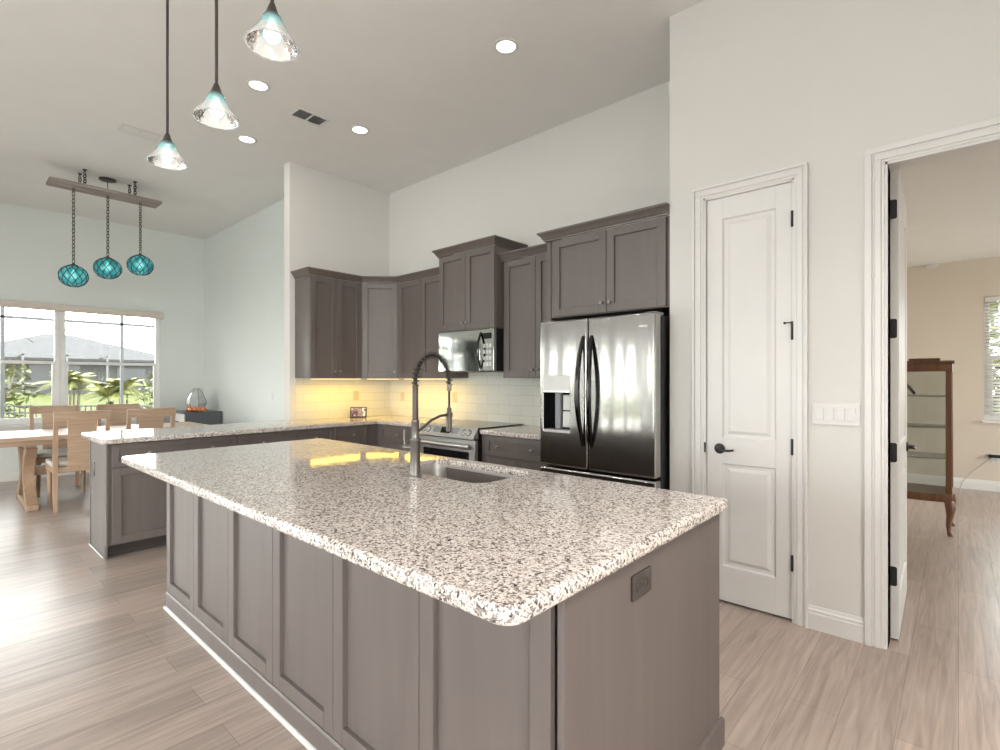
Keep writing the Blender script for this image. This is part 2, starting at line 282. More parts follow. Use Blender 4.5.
# ------------------------------------------------------------------ mesh helpers
ORG = {}
class FR:
    """upright frame: u along U, v up, w outwards along N (U turned right)"""
    def __init__(s, o, U, z=0.0):
        s.o = Vector((o[0], o[1], z)); l = math.hypot(*U); s.U = Vector((U[0]/l, U[1]/l, 0)); s.N = Vector((s.U.y, -s.U.x, 0))
    def __call__(s, u, v, w): return s.o + s.U*u + Vector((0, 0, v)) + s.N*w
class MB:
    def __init__(s): s.v = []; s.f = []
    def add(s, vs, fs):
        b = len(s.v); s.v += [Vector(p) for p in vs]; s.f += [tuple(i+b for i in f) for f in fs]; return s
    def hexa(s, fn, a, b, bev=0.0):
        """box between a and b in the coordinates of fn, edges chamfered by bev"""
        lo = [min(a[i], b[i]) for i in range(3)]; hi = [max(a[i], b[i]) for i in range(3)]
        bev = min(bev, *[(hi[i]-lo[i])*.45 for i in range(3)])
        if bev <= 0:
            vs = [fn(x, y, z) for z in (lo[2], hi[2]) for y in (lo[1], hi[1]) for x in (lo[0], hi[0])]
            return s.add(vs, [(0, 2, 3, 1), (4, 5, 7, 6), (0, 1, 5, 4), (2, 6, 7, 3), (0, 4, 6, 2), (1, 3, 7, 5)])
        vs = []; idx = {}
        for k in range(3):                       # k = axis the vertex lies flush on
            for sx in (0, 1):
                for sy in (0, 1):
                    for sz in (0, 1):
                        sg = (sx, sy, sz); p = []
                        for i in range(3):
                            e = hi[i] if sg[i] else lo[i]
                            p.append(e if i == k else e + (-bev if sg[i] else bev))
                        idx[(k, sg)] = len(vs); vs.append(fn(*p))
        fs = []
        for k in range(3):
            o1, o2 = (k+1) % 3, (k+2) % 3
            for sd in (0, 1):
                q = []
                for a1, a2 in ((0, 0), (1, 0), (1, 1), (0, 1)):
                    sg = [0, 0, 0]; sg[k] = sd; sg[o1] = a1; sg[o2] = a2; q.append(idx[(k, tuple(sg))])
                fs.append(tuple(q) if sd else tuple(q[::-1]))
            for a1 in (0, 1):
                for a2 in (0, 1):
                    q = []
                    s0 = [0, 0, 0]; s0[o1] = a1; s0[o2] = a2; s1 = list(s0); s1[k] = 1
                    q = [idx[(o1, tuple(s0))], idx[(o2, tuple(s0))], idx[(o2, tuple(s1))], idx[(o1, tuple(s1))]]
                    fs.append(tuple(q))
        for sx in (0, 1):
            for sy in (0, 1):
                for sz in (0, 1):
                    fs.append(tuple(idx[(k, (sx, sy, sz))] for k in range(3)))
        return s.add(vs, fs)
    def box(s, x0, y0, z0, x1, y1, z1, bev=0.0): return s.hexa(lambda x, y, z: Vector((x, y, z)), (x0, y0, z0), (x1, y1, z1), bev)
    def fbox(s, F, u0, u1, v0, v1, w0, w1, bev=0.0): return s.hexa(lambda u, v, w: F(u, v, w), (u0, v0, w0), (u1, v1, w1), bev)
    def loops(s, rings, close=True, cap0=True, cap1=True):
        n = len(rings[0]); vs = [p for r in rings for p in r]; fs = []
        for k in range(len(rings)-1):
            for i in range(n if close else n-1):
                j = (i+1) % n
                fs.append((k*n+i, k*n+j, (k+1)*n+j, (k+1)*n+i))
        if cap0: fs.append(tuple(range(n))[::-1])
        if cap1: fs.append(tuple((len(rings)-1)*n+i for i in range(n)))
        return s.add(vs, fs)
    def lathe(s, prof, c=(0, 0, 0), n=24, axis=None, cap0=True, cap1=True, fn=None):
        """prof: (radius, height) pairs along axis (default +Z)"""
        c = Vector(c); ax = Vector(axis or (0, 0, 1)).normalized()
        t = ax.orthogonal().normalized(); b = ax.cross(t)
        rings = [[c + ax*h + (t*math.cos(2*PI*i/n) + b*math.sin(2*PI*i/n))*(r*(fn(i/n, h) if fn else 1)) for i in range(n)] for r, h in prof]
        return s.loops(rings, True, cap0, cap1)
    def tube(s, pts, r, n=8, closed=False, flat=None):
        pts = [Vector(p) for p in pts]; m = len(pts); rings = []
        rad = r if isinstance(r, (list, tuple)) else [r]*m
        tans = []
        for i in range(m):
            a = pts[(i-1) % m] if (closed or i > 0) else pts[i]; b = pts[(i+1) % m] if (closed or i < m-1) else pts[i]
            tans.append((b-a).normalized())
        nrm = tans[0].orthogonal().normalized()
        if flat is not None:
            nrm = Vector(flat[0]); nrm = (nrm - tans[0]*nrm.dot(tans[0])).normalized()
        for i in range(m):
            t = tans[i]; nrm = (nrm - t*nrm.dot(t))
            nrm = nrm.normalized() if nrm.length > 1e-6 else t.orthogonal().normalized()
            b = t.cross(nrm); k = flat[1] if flat else 1
            rings.append([pts[i] + nrm*rad[i]*math.cos(2*PI*j/n) + b*rad[i]*k*math.sin(2*PI*j/n) for j in range(n)])
        if closed: rings.append(rings[0]); return s.loops(rings, True, False, False)
        return s.loops(rings)
    def sweep(s, path, prof, pre=None, post=None, z=0.0):
        """profile (offset outwards, height) swept along an XY path with mitred corners; outwards is to the right of travel"""
        P = [Vector(p) for p in path]; rings = []
        for i, p in enumerate(P):
            a = P[i-1] if i > 0 else (Vector(pre) if pre else None); b = P[i+1] if i < len(P)-1 else (Vector(post) if post else None)
            ns = []
            for q, r in ((a, p), (p, b)):
                if q is None or r is None: continue
                d = (r-q).normalized(); ns.append(Vector((d.y, -d.x)))
            nn = ns[0] if len(ns) == 1 else (ns[0]+ns[1]) / (1 + ns[0].dot(ns[1]))
            rings.append([Vector((p.x + nn.x*o, p.y + nn.y*o, z+h)) for o, h in prof])
        return s.loops(rings)
    def slab(s, fn, outer, w0, w1, r=0.0, hole=None, seg=3, rh=None):
        """polygon plate from w0 to w1 (fn maps u,v,w) with rounded rims and an optional hole"""
        def prof(rr):
            out = [(rr*(1-math.sin(PI/2*k/seg)), rr*(1-math.cos(PI/2*k/seg))) for k in range(seg+1)] if rr > 0 else [(0, 0)]
            return out
        pr = prof(r); ro = [(o, w1-d) for o, d in pr] + [(o, w0+d) for o, d in pr[::-1]]
        ring = []
        for o, w in ro:
            pts = offset(outer, o); ring.append([fn(p[0], p[1], w) for p in pts])
        e = 3e-5
        s.loops(ring, True, False, False)
        if not hole:
            for k in (0, -1):
                c = offset(outer, ro[k][0]+e); w = ro[k][1]
                s.add([fn(p[0], p[1], w) for p in c], [tuple(range(len(c)))])
            return s
        rr = rh if rh is not None else r
        ph = prof(rr); hr = [(o, w1-d) for o, d in ph] + [(o, w0+d) for o, d in ph[::-1]]
        hring = [[fn(p[0], p[1], w) for p in offset(hole, -o)] for o, w in hr]
        s.loops([list(q)[::-1] for q in hring], True, False, False)
        for k in (0, -1):
            A = offset(outer, ro[k][0]+e); B = offset(hole, -hr[k][0]-e); w = ro[k][1]
            allp = A + B
            tri = tessellate_polygon([[Vector((*p, 0)) for p in A], [Vector((*p, 0)) for p in B]])
            s.add([fn(p[0], p[1], w) for p in allp], [tuple(t) if k == 0 else tuple(t)[::-1] for t in tri])
        return s
    def build(s, name, mat, parent=None, smooth=35, merge=True):
        me = bpy.data.meshes.new(name)
        o = bpy.data.objects.new(name, me)
        off = ORG.get(parent.name, Vector((0, 0, 0))) if parent else Vector((0, 0, 0))
        me.from_pydata([p-off for p in s.v], [], s.f); 
        bm = bmesh.new(); bm.from_mesh(me)
        if merge: bmesh.ops.remove_doubles(bm, verts=bm.verts, dist=1e-5)
        bmesh.ops.recalc_face_normals(bm, faces=bm.faces)
        bm.to_mesh(me); bm.free()
        me.materials.append(mat)
        if smooth:
            for p in me.polygons: p.use_smooth = True
            me.set_sharp_from_angle(angle=math.radians(smooth))
        COL.objects.link(o)
        if parent: o.parent = parent; ORG[o.name] = off
        return o
def offset(poly, d):
    """inset (d > 0) of a counter-clockwise polygon with mitred corners"""
    if abs(d) < 1e-9: return [tuple(p) for p in poly]
    n = len(poly); out = []
    for i in range(n):
        a, p, b = Vector(poly[i-1]), Vector(poly[i]), Vector(poly[(i+1) % n])
        d1 = (p-a).normalized(); d2 = (b-p).normalized(); n1 = Vector((-d1.y, d1.x)); n2 = Vector((-d2.y, d2.x))
        q = p + (n1+n2)/(1+n1.dot(n2))*d; out.append((q.x, q.y))
    return out
def rrect(x0, y0, x1, y1, r, n=6):
    rr = r if isinstance(r, (list, tuple)) else [r]*4      # corners: (x0,y0) (x1,y0) (x1,y1) (x0,y1)
    cs = [(x0, y0, PI, 1, 1), (x1, y0, 1.5*PI, -1, 1), (x1, y1, 0, -1, -1), (x0, y1, .5*PI, 1, -1)]
    out = []
    for (cx, cy, a, sx, sy), q in zip(cs, rr):
        if q <= 1e-6: out.append((cx, cy)); continue
        for k in range(n+1):
            t = a + PI/2*k/n; out.append((cx + sx*q + q*math.cos(t), cy + sy*q + q*math.sin(t)))
    return out
XYZ = lambda x, y, z: Vector((x, y, z))
def thing(name, label, cat, loc=(0, 0, 0), group=None, rotz=0):
    o = bpy.data.objects.new(name, None); COL.objects.link(o); o.location = loc; o.rotation_euler = (0, 0, rotz); o.empty_display_size = .1
    o['label'] = label; o['category'] = cat
    if group: o['group'] = group
    ORG[o.name] = Vector(loc); return o
def tag(o, label, cat, group=None, kind=None):
    o['label'] = label; o['category'] = cat
    if group: o['group'] = group
    if kind: o['kind'] = kind
    return o
def struct(o): o['kind'] = 'structure'; return o
def origin(o, p):
    p = Vector(p); o.data.transform(Matrix.Translation(-p)); o.location = p; return o
def dup(root, loc, rotz, label, group=None):
    r = root.copy(); COL.objects.link(r); r.location = loc; r.rotation_euler = (0, 0, rotz); r['label'] = label
    if group: r['group'] = group
    for ch in list(root.children):
        c = ch.copy(); COL.objects.link(c); c.parent = r
        for g in list(ch.children):
            d = g.copy(); COL.objects.link(d); d.parent = c
    return r

# ------------------------------------------------------------------ the room shell
CZ = 3.71
def sbox(name, mat, *boxes):
    m = MB()
    for b in boxes: m.box(*b)
    return struct(m.build(name, mat, smooth=0))
def wall_with_holes(name, mat, axis, p0, p1, a0, a1, z0, z1, holes):
    """wall in the plane axis='x'|'y' from p0 to p1 thick, running a0..a1, with rectangular holes (b0,b1,zb,zt)"""
    m = MB(); xs = sorted({a0, a1, *[h[0] for h in holes], *[h[1] for h in holes]})
    for u0, u1 in zip(xs, xs[1:]):
        zs = [(z0, z1)]
        for b0, b1, zb, zt in holes:
            if b0 <= u0 + 1e-6 and b1 >= u1 - 1e-6:
                zs = [q for (c, d) in zs for q in ((c, min(d, zb)), (max(c, zt), d)) if q[1]-q[0] > 1e-6]
        for c, d in zs:
            if axis == 'x': m.box(p0, u0, c, p1, u1, d)
            else: m.box(u0, p0, c, u1, p1, d)
    return struct(m.build(name, mat, smooth=0))
PY = 3.212
sbox('floor', M['floor'], (-9.6, -5.15, -.1, 4.15, 8.76, 0))
sbox('ceiling', M['ceiling'], (-9.6, -5.15, CZ, 3.15, 4.05, CZ+.15))
sbox('wall_back', M['wall'], (-5.371, 3.895, 0, -1.3, 4.03, CZ))
sbox('wall_left', M['wall'], (-5.5, 2.594, 0, -5.371, 4.03, CZ))
sbox('wall_dining', M['wall_cool_lit'], (-9.44, 3.083, 0, -5.5, 3.21, CZ))
sbox('wall_alcove', M['wall'], (-1.397, PY+.118, 0, -1.28, 3.895, CZ))
wall_with_holes('wall_window', M['wall_cool_lit'], 'x', -9.6, -9.44, -5.15, 3.21, 0, CZ, [(.03, 2.45, .75, 2.38), (-3.0, -.8, 0, 2.45), (-4.8, -3.3, 0, 2.45)])
wall_with_holes('wall_pantry', M['wall'], 'y', PY, PY+.118, -1.397, 3.15, 0, CZ, [(-1.165, -.69, 0, 2.47), (-.264, .62, 0, 2.445)])
wall_with_holes('wall_rear', M['wall'], 'y', -5.15, -5.0, -9.44, 3.15, 0, CZ, [(-8.4, -7.6, .3, 2.2), (-6.5, -5.6, 0, 2.2), (-4.8, -1.2, 0, 2.45)])
wall_with_holes('wall_right', M['wall'], 'x', 3.0, 3.15, -5.0, PY, 0, CZ, [(-3.1, -.7, .3, 2.4)])
sbox('wall_den_left', M['wall_warm_lit'], (-.98, 4.03, 0, -.86, 8.617, 2.84))
sbox('wall_pantry_inner', M['wall'], (-1.28, 3.9, 0, -.40, 4.03, CZ))
sbox('wall_pantry_side', M['wall'], (-.50, PY+.118, 0, -.40, 3.9, CZ))
wall_with_holes('wall_den_far', M['wall_warm_lit'], 'y', 8.617, 8.76, -.98, 4.15, 0, 2.95, [(.233, 1.2, .86, 2.367)])
wall_with_holes('wall_den_right', M['wall_warm_lit'], 'x', 4.0, 4.15, PY+.118, 8.617, 0, 2.95, [(6.3, 8.3, .75, 2.25)])
sbox('ceiling_den', M['ceiling'], (-.98, PY+.118, 2.84, 4.0, 8.617, 2.95))
sbox('wall_backsplash_back', M['tile_x'], (-5.363, 3.887, .914, -2.375, 3.895, 1.44))
sbox('wall_backsplash_left', M['tile_y'], (-5.371, 2.655, .914, -5.363, 3.887, 1.375))

BB = [(0, 0), (.014, 0), (.014, .085), (.011, .092), (.011, .104), (.006, .112), (.003, .127), (0, .127)]
def baseboard(name, *paths):
    m = MB()
    for p in paths: m.sweep(p, BB)
    return struct(m.build(name, M['trim'], smooth=0))
baseboard('baseboard_pantry', [(-1.397, PY), (-1.235, PY)], [(-.62, PY), (-.352, PY)], [(.71, PY), (3.0, PY)])
baseboard('baseboard_dining', [(-9.44, -.8), (-9.44, 3.083), (-5.5, 3.083)])
baseboard('baseboard_den', [(-.86, 4.03), (-.86, 8.617), (4.0, 8.617)])
baseboard('baseboard_right', [(3.0, PY), (3.0, -5.0), (-1.1, -5.0)])

def casing(name, x0, x1, zt, w=.066, jamb=True):
    """moulded white door casing around an opening of the pantry wall, with its jamb lining"""
    m = MB()
    for o0, o1, t in ((0.0, .014, .012), (.014, .042, .017), (.042, .052, .014), (.052, w, .024)):
        for (a, b) in ((x0-o1, x0-o0), (x1+o0, x1+o1)): m.box(a, PY-t, 0, b, PY, zt+o0, .002)
        m.box(x0-o1, PY-t, zt+o0, x1+o1, PY, zt+o1, .002)
    for (a, b) in ((x0-.001, x0+.012), (x1-.012, x1+.001)): m.box(a, PY-.006, 0, b, PY+.124, zt)
    m.box(x0, PY-.006, zt-.012, x1, PY+.124, zt+.001)
    return struct(m.build(name, M['trim'], smooth=0))
casing('trim_1', -1.178, -.679, 2.475); casing('trim_2', -.276, .632, 2.447, .082)

# white two-panel doors -------------------------------------------------
def panel_door(F, w, z0, z1, t, panels, both=False):
    """door leaf: stiles and rails as one plate with moulded raised panels; F's w axis looks out of the front face"""
    m = MB(); us = sorted({0, w, panels[0][0], panels[0][1]}); 
    pu0, pu1 = panels[0][0], panels[0][1]
    m.fbox(F, 0, pu0, z0, z1, -t, 0, .0015); m.fbox(F, pu1, w, z0, z1, -t, 0, .0015)
    zs = [z0] + [q for p in sorted(panels, key=lambda p: p[2]) for q in (p[2], p[3])] + [z1]
    for a, b in zip(zs[::2], zs[1::2]): m.fbox(F, pu0, pu1, a, b, -t, 0, 0)
    for (a, b, c, d) in panels:
        rings = []
        for ins, dep in ((0, 0), (.008, .011), (.026, .012), (.046, .0025), (.05, .0025)):
            rings.append([F(a+ins, c+ins, -dep), F(b-ins, c+ins, -dep), F(b-ins, d-ins, -dep), F(a+ins, d-ins, -dep)])
        m.loops(rings, True, False, True)
        rb = [[F(a+i, c+i, -t+dd), F(a+i, d-i, -t+dd), F(b-i, d-i, -t+dd), F(b-i, c+i, -t+dd)] for i, dd in ((0, 0), (.008, .011), (.026, .012), (.046, .0025), (.05, .0025))]
        m.loops(rb, True, False, True)
    return m
d1 = struct(panel_door(FR((-1.162, PY+.012), (1, 0)), .467, .013, 2.462, .035, [(.092, .385, 1.0, 2.335), (.092, .385, .222, .848)]).build('door_1', M['door'], smooth=20))
def lever(F, u, v, flip=1):
    m = MB()
    m.lathe([(.0, 0), (.031, 0), (.032, .004), (.027, .010), (.014, .013), (.012, .042), (.0, .042)], F(u, v, 0), 20, F.N)
    pts = [F(u+flip*a, v+b, .036+c) for a, b, c in ((0, 0, 0), (.02, -.002, .006), (.045, -.006, .008), (.07, -.004, .006), (.092, .0, .002))]
    m.tube(pts, [.009, .009, .0075, .007, .006], 10)
    return m
F1 = FR((-1.162, PY+.012), (1, 0))
h = lever(F1, .076, .935).build('handle', M['iron'], d1); h['label'] = 'black lever handle'
for z in (2.251, 1.622, .979, .332):
    m = MB(); m.lathe([(.0, -.047), (.006, -.045), (.007, -.04), (.007, .04), (.006, .045), (0, .047)], (-.690, PY-.004, z), 10)
    m.box(-.697, PY-.002, z-.042, -.684, PY+.02, z+.042)
    m.build('hinge', M['iron'], d1)
m = MB(); m.tube([(-.692, PY-.006, 1.672), (-.708, PY-.016, 1.672), (-.722, PY-.012, 1.672)], .0035, 8); m.lathe([(0, 0), (.007, .001), (.007, .008), (0, .009)], (-.722, PY-.012, 1.672), 10, (-1, .6, 0)); m.box(-.697, PY-.01, 1.664, -.684, PY+.002, 1.68)
m.build('door_stop', M['iron'], d1)
m = MB(); m.box(-1.1745, PY-.0075, .905, -1.166, PY+.02, .968, .001); struct(m.build('trim_latch_plate', M['iron']))

# den door, standing open into the den
hx, hy = -.264, PY+.125
d2 = bpy.data.objects.new('door_2', None); COL.objects.link(d2); d2.location = (hx, hy, 0); d2['kind'] = 'structure'; ORG['door_2'] = Vector((0, 0, 0))
F2 = FR((.036, 0), (0, 1))             # face looking +X
m = panel_door(F2, .83, .013, 2.43, .035, [(.12, .71, 1.0, 2.3), (.12, .71, .22, .85)])
leaf = m.build('door_leaf', M['door'], d2, smooth=20)
lever(FR((.036, 0), (0, 1)), .76, .935, -1).build('handle', M['iron'], d2)
lever(FR((.001, .83), (0, -1)), .07, .935, 1).build('handle', M['iron'], d2)
for z in (2.238, 1.62, .977, .336):
    m = MB(); m.slab(lambda u, v, w: Vector((u, w, v)), rrect(-.006, z-.05, .028, z+.05, [0, .010, .010, 0], 4), -.0025, .001, .0006)
    m.lathe([(0, -.05), (.0065, -.048), (.0065, .048), (0, .05)], (-.006, -.004, z), 10)
    m.build('hinge', M['iron'], d2)
d2.rotation_euler = (0, 0, math.radians(1.2))

# windows ------------------------------------------------------------------
def single_hung(name, F, w, z0, z1, zr, depth=.07):
    """white vinyl sash window; F origin at its lower corner, w axis towards the room"""
    t = bpy.data.objects.new(name, None); COL.objects.link(t); t.location = F(w/2, z0, 0); t['kind'] = 'structure'; ORG[t.name] = Vector(t.location)
    m = MB()
    for a, b, c, d in ((0, .05, z0, z1), (w-.05, w, z0, z1), (.05, w-.05, z0, z0+.05), (.05, w-.05, z1-.05, z1)): m.fbox(F, a, b, c, d, -depth, 0, .003)
    m.build('window_frame', M['vinyl'], t)
    m = MB(); 
    for a, b, c, d in ((.05, w-.05, zr-.022, zr+.022), (.05, w-.05, z0+.05, z0+.085), (.05, .08, z0+.085, zr-.022), (w-.08, w-.05, z0+.085, zr-.022)): m.fbox(F, a, b, c, d, -depth*.6, -.008, .002)
    m.build('sash', M['vinyl'], t)
    m = MB(); m.fbox(F, .05, w-.05, z0+.05, z1-.05, -depth*.55, -depth*.55+.004); m.build('pane', M['glass'], t, smooth=0)
    return t
FW = FR((-9.47, 0), (0, 1))
single_hung('window_1', FR((-9.475, .03), (0, 1)), 1.203, .75, 2.38, 1.595)
single_hung('window_2', FR((-9.475, 1.247), (0, 1)), 1.203, .75, 2.38, 1.595)
sbox('window_mullion', M['vinyl'], (-9.59, 1.234, .75, -9.47, 1.246, 2.38))
m = MB(); m.box(-9.46, -.02, .715, -9.395, 2.50, .75, .006); m.box(-9.44, 0, .66, -9.425, 2.48, .715, .003); struct(m.build('window_sill', M['trim']))
def slider(name, F, w, z1, n):
    t = bpy.data.objects.new(name, None); COL.objects.link(t); t.location = F(w/2, 0, 0); t['kind'] = 'structure'; ORG[t.name] = Vector(t.location)
    m = MB(); m.fbox(F, 0, w, z1-.06, z1, -.1, 0); m.fbox(F, 0, w, 0, .03, -.1, 0)
    for k in range(n+1):
        u = (w-.08)*k/n; m.fbox(F, u, u+.08, .03, z1-.06, -.1, 0)
    m.build('window_frame', M['vinyl'], t, smooth=0)
    m = MB(); m.fbox(F, .08, w-.08, .03, z1-.06, -.052, -.048); m.build('pane', M['glass'], t, smooth=0)
slider('door_3', FR((-9.44, -3.0), (0, 1)), 2.2, 2.45, 2)
slider('door_5', FR((-9.44, -4.8), (0, 1)), 1.5, 2.45, 1)  # unseen glazing added to let in the terrace fill lamp
slider('door_6', FR((-5.6, -5.0), (-1, 0)), .9, 2.2, 1)
single_hung('window_6', FR((-7.6, -5.04), (-1, 0)), .8, .3, 2.2, 1.25)
slider('door_4', FR((-1.2, -5.0), (-1, 0)), 3.6, 2.45, 3)  # unseen slider added to bring light from behind onto the pantry wall
single_hung('window_3', FR((.233, 8.66), (1, 0)), .967, .86, 2.367, 1.62)
single_hung('window_5', FR((3.04, -.7), (0, -1)), 2.4, .3, 2.4, 1.35)  # unseen window added for more light from the right
single_hung('window_4', FR((4.04, 8.3), (0, -1)), 2.0, .75, 2.25, 1.5)  # unseen side window added and placed to light the den
m = MB(); m.box(.21, 8.58, .825, 1.25, 8.66, .86, .004); struct(m.build('window_sill_den', M['trim']))
sl = thing('window_blind', 'white slatted window blind in the den beyond the open doorway', 'window blind', (.7, 8.62, 2.34))
m = MB(); m.box(.238, 8.60, 2.31, 1.195, 8.65, 2.362, .004); m.build('headrail', M['white'], sl)
m = MB()
for k in range(34):
    z = 2.29-.0405*k; m.add([(.242, 8.607, z-.013), (1.19, 8.607, z-.013), (1.19, 8.648, z+.010), (.242, 8.648, z+.010), (.242, 8.607, z-.010), (1.19, 8.607, z-.010), (1.19, 8.648, z+.013), (.242, 8.648, z+.013)], [(3, 2, 1, 0), (4, 5, 6, 7), (0, 1, 5, 4), (1, 2, 6, 5), (2, 3, 7, 6), (3, 0, 4, 7)])
m.build('slats', M['white'], sl, smooth=0)
m = MB(); m.tube([(.36, 8.598, 2.32), (.36, 8.597, 1.66)], .0025, 6); m.lathe([(.002, 0), (.006, .004), (.007, .03), (.002, .034)], (.36, 8.597, 1.63), 8); m.build('pull_cord', M['white'], sl)

# ------------------------------------------------------------------ cabinets
def shaker(m, F, u0, u1, v0, v1, w, st=.06, t=.02, rec=.015):
    m.fbox(F, u0, u0+st, v0, v1, w, w+t, .0018); m.fbox(F, u1-st, u1, v0, v1, w, w+t, .0018)
    m.fbox(F, u0+st, u1-st, v0, v0+st, w, w+t, .0018); m.fbox(F, u0+st, u1-st, v1-st, v1, w, w+t, .0018)
    m.fbox(F, u0+st-.003, u1-st+.003, v0+st-.003, v1-st+.003, w, w+t-rec)
    return m
def knob(F, u, v, w, parent, mat='pewter'):
    m = MB(); m.lathe([(.0, 0), (.006, 0), (.0055, .01), (.009, .014), (.0145, .02), (.0145, .024), (.009, .028), (0, .029)], F(u, v, w), 14, F.N)
    return m.build('knob', M[mat], parent)
CROWN = [(0, 0), (.010, .002), (.012, .014), (.020, .020), (.030, .040), (.046, .054), (.050, .058), (.050, .070), (0, .070)]
def upper(name_label, F, w, z0, z1, depth, doors, knobs, crown, pre=None, post=None, extra=None, loc=None):
    t = thing('wall_mounted_cabinet', name_label, 'cabinet', loc or tuple(F(w/2, z0, -depth/2)), 'upper kitchen cabinets')
    m = MB(); m.fbox(F, 0, w, z0, z1, -depth, -.021, .001); m.fbox(F, 0, w, z0-.001, z0+.02, -.03, -.019); m.build('carcass', M['cab'], t)
    for i, (a, b) in enumerate(doors):
        d = shaker(MB(), F, a, b, z0+.004, z1-.004, -.02).build('door', M['cab'], t)
        if knobs[i] is not None: knob(F, knobs[i], z0+.072, 0, d)
    if crown:
        MB().sweep(crown, CROWN, pre, post, z1-.002).build('crown_moulding', M['cab'], t, smooth=25)
    return t
UX, BY = -5.036, 3.56
FL = FR((UX, 2.651), (0, 1)); upper('dark upper cabinet with two doors on the left wall, nearest the dining room', FL, .618, 1.373, 2.452, .327, [(.003, .312), (.315, .615)], [.285, .345],
      [(-5.363, 2.651), (UX, 2.651), (UX, 3.269)], None, (-4.739, 3.56))
# corner cabinet
t = thing('wall_mounted_cabinet', 'dark single-door upper cabinet set diagonally across the kitchen corner', 'cabinet', (-5.1, 3.65, 1.373), 'upper kitchen cabinets')
FD = FR((UX, 3.269), (-4.739+5.036, .291)); dw = math.hypot(.297, .291)
m = MB(); s2 = .021/math.sqrt(2)
m.slab(XYZ, [(-5.363, 3.271), (UX-s2, 3.271), (-4.741, 3.56+s2), (-4.741, 3.887), (-5.363, 3.887)], 1.373, 2.452); m.build('carcass', M['cab'], t, smooth=0)
d = shaker(MB(), FD, .012, dw-.012, 1.377, 2.448, -.02).build('door', M['cab'], t); knob(FD, dw-.04, 1.445, 0, d)
MB().sweep([(UX, 3.269), (-4.739, 3.56)], CROWN, (UX, 3.0), (-4.0, 3.56), 2.450).build('crown_moulding', M['cab'], t, smooth=25)
FB = FR((-4.737, BY), (1, 0)); upper('dark two-door upper cabinet between the corner cabinet and the microwave', FB, .797, 1.373, 2.452, .327, [(.004, .396), (.400, .793)], [.37, .426],
      [(-4.739, BY), (-3.94, BY)], (UX, 3.269), None)
FM = FR((-3.938, 3.46), (1, 0)); upper('taller dark cabinet directly above the microwave', FM, .770, 1.834, 2.596, .427, [(.004, .383), (.387, .766)], [.357, .413],
      [(-3.938, 3.887), (-3.938, 3.46), (-3.168, 3.46), (-3.168, 3.887)])
FRr = FR((-3.166, BY), (1, 0)); upper('dark upper cabinet between the microwave and the refrigerator', FRr, .765, 1.373, 2.452, .327, [(.026, .392), (.396, .762)], [.366, .422],
      [(-3.166, BY), (-2.402, BY)])
FF = FR((-2.36, PY), (1, 0))
tf = upper('wide dark cabinet above the refrigerator with two large doors', FF, .955, 1.832, 2.428, .675, [(.03, .492), (.496, .935)], [.462, .526], [(-2.40, 3.887), (-2.40, PY), (-1.399, PY)])
m = MB(); m.box(-2.398, PY+.015, 0, -2.362, 3.887, 2.428, .001); m.build('side_panel', M['cab'], tf)

# base cabinets ----------------------------------------------------------------
XP_, YB = -4.745, 3.265          # door faces of the peninsula run and of the back run
def base_cab(label, F, w, depth, drawers, doors, knobs, toe=True, loc=None, carc=None):
    t = thing('base_cabinet', label, 'cabinet', loc or tuple(F(w/2, 0, -depth/2)), 'base kitchen cabinets')
    m = MB()
    if carc: carc(m)
    else: m.fbox(F, 0, w, .10, .872, -depth, -.021, .001)
    m.build('carcass', M['cab'], t)
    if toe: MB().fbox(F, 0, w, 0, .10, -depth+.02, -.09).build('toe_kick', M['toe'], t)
    k = 0
    for (a, b) in drawers:
        d = shaker(MB(), F, a, b, .69, .866, -.02, .045).build('drawer', M['cab'], t)
        for u in knobs[k]: knob(F, u, .779, -.0005, d)
        k += 1
    for (a, b) in doors: shaker(MB(), F, a, b, .108, .684, -.02).build('door', M['cab'], t)
    return t
FP = FR((XP_, .9), (0, 1))
tp = base_cab('dark base cabinet at the free end of the peninsula with an end panel', FP, .924, .555, [(.02, .920)], [(.02, .468), (.472, .920)], [(.256, .713)], toe=False)
m = MB(); m.box(-5.315, .888, .0, -4.775, .9, .872, .001); m.box(-5.33, .882, 0, -5.305, .899, .872, .002); m.box(-4.785, .882, .1, -4.745, .899, .872, .002); m.box(-4.83, .882, 0, -4.785, .899, .872, .002)
m.build('end_panel', M['cab'], tp)
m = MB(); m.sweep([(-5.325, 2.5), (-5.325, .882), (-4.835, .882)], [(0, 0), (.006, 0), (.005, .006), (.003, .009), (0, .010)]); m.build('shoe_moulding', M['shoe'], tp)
MB().box(-5.30, .9, 0, -4.835, 1.824, .1).build('toe_kick', M['toe'], tp)
base_cab('dark base cabinet in the middle of the peninsula with one wide drawer', FR((XP_, 1.825), (0, 1)), .945, .555, [(.003, .942)], [(.003, .470), (.474, .942)], [(.217, .728)])
base_cab('narrow dark base cabinet on the left run beside the inner corner', FR((XP_, 2.771), (0, 1)), .39, .60, [(.003, .386)], [(.003, .386)], [(.205,)])
def cc(m): m.box(-5.36, 3.165, .1, -4.768, 3.887, .872); m.box(-4.768, 3.287, .1, -4.695, 3.887, .872); m.box(-4.768, 3.165, .1, -4.75, 3.287, .872)
t = thing('base_cabinet', 'blind corner base cabinet with a plain dark filler', 'cabinet', (-5.0, 3.5, 0), 'base kitchen cabinets'); m = MB(); cc(m); m.build('carcass', M['cab'], t, smooth=0)
MB().box(-5.3, 3.17, 0, -4.85, 3.88, .1).build('toe_kick', M['toe'], t)
base_cab('dark base cabinet left of the range with a single-knob drawer', FR((-4.692, YB), (1, 0)), .745, .60, [(.02, .742)], [(.02, .379), (.383, .742)], [(.345,)])
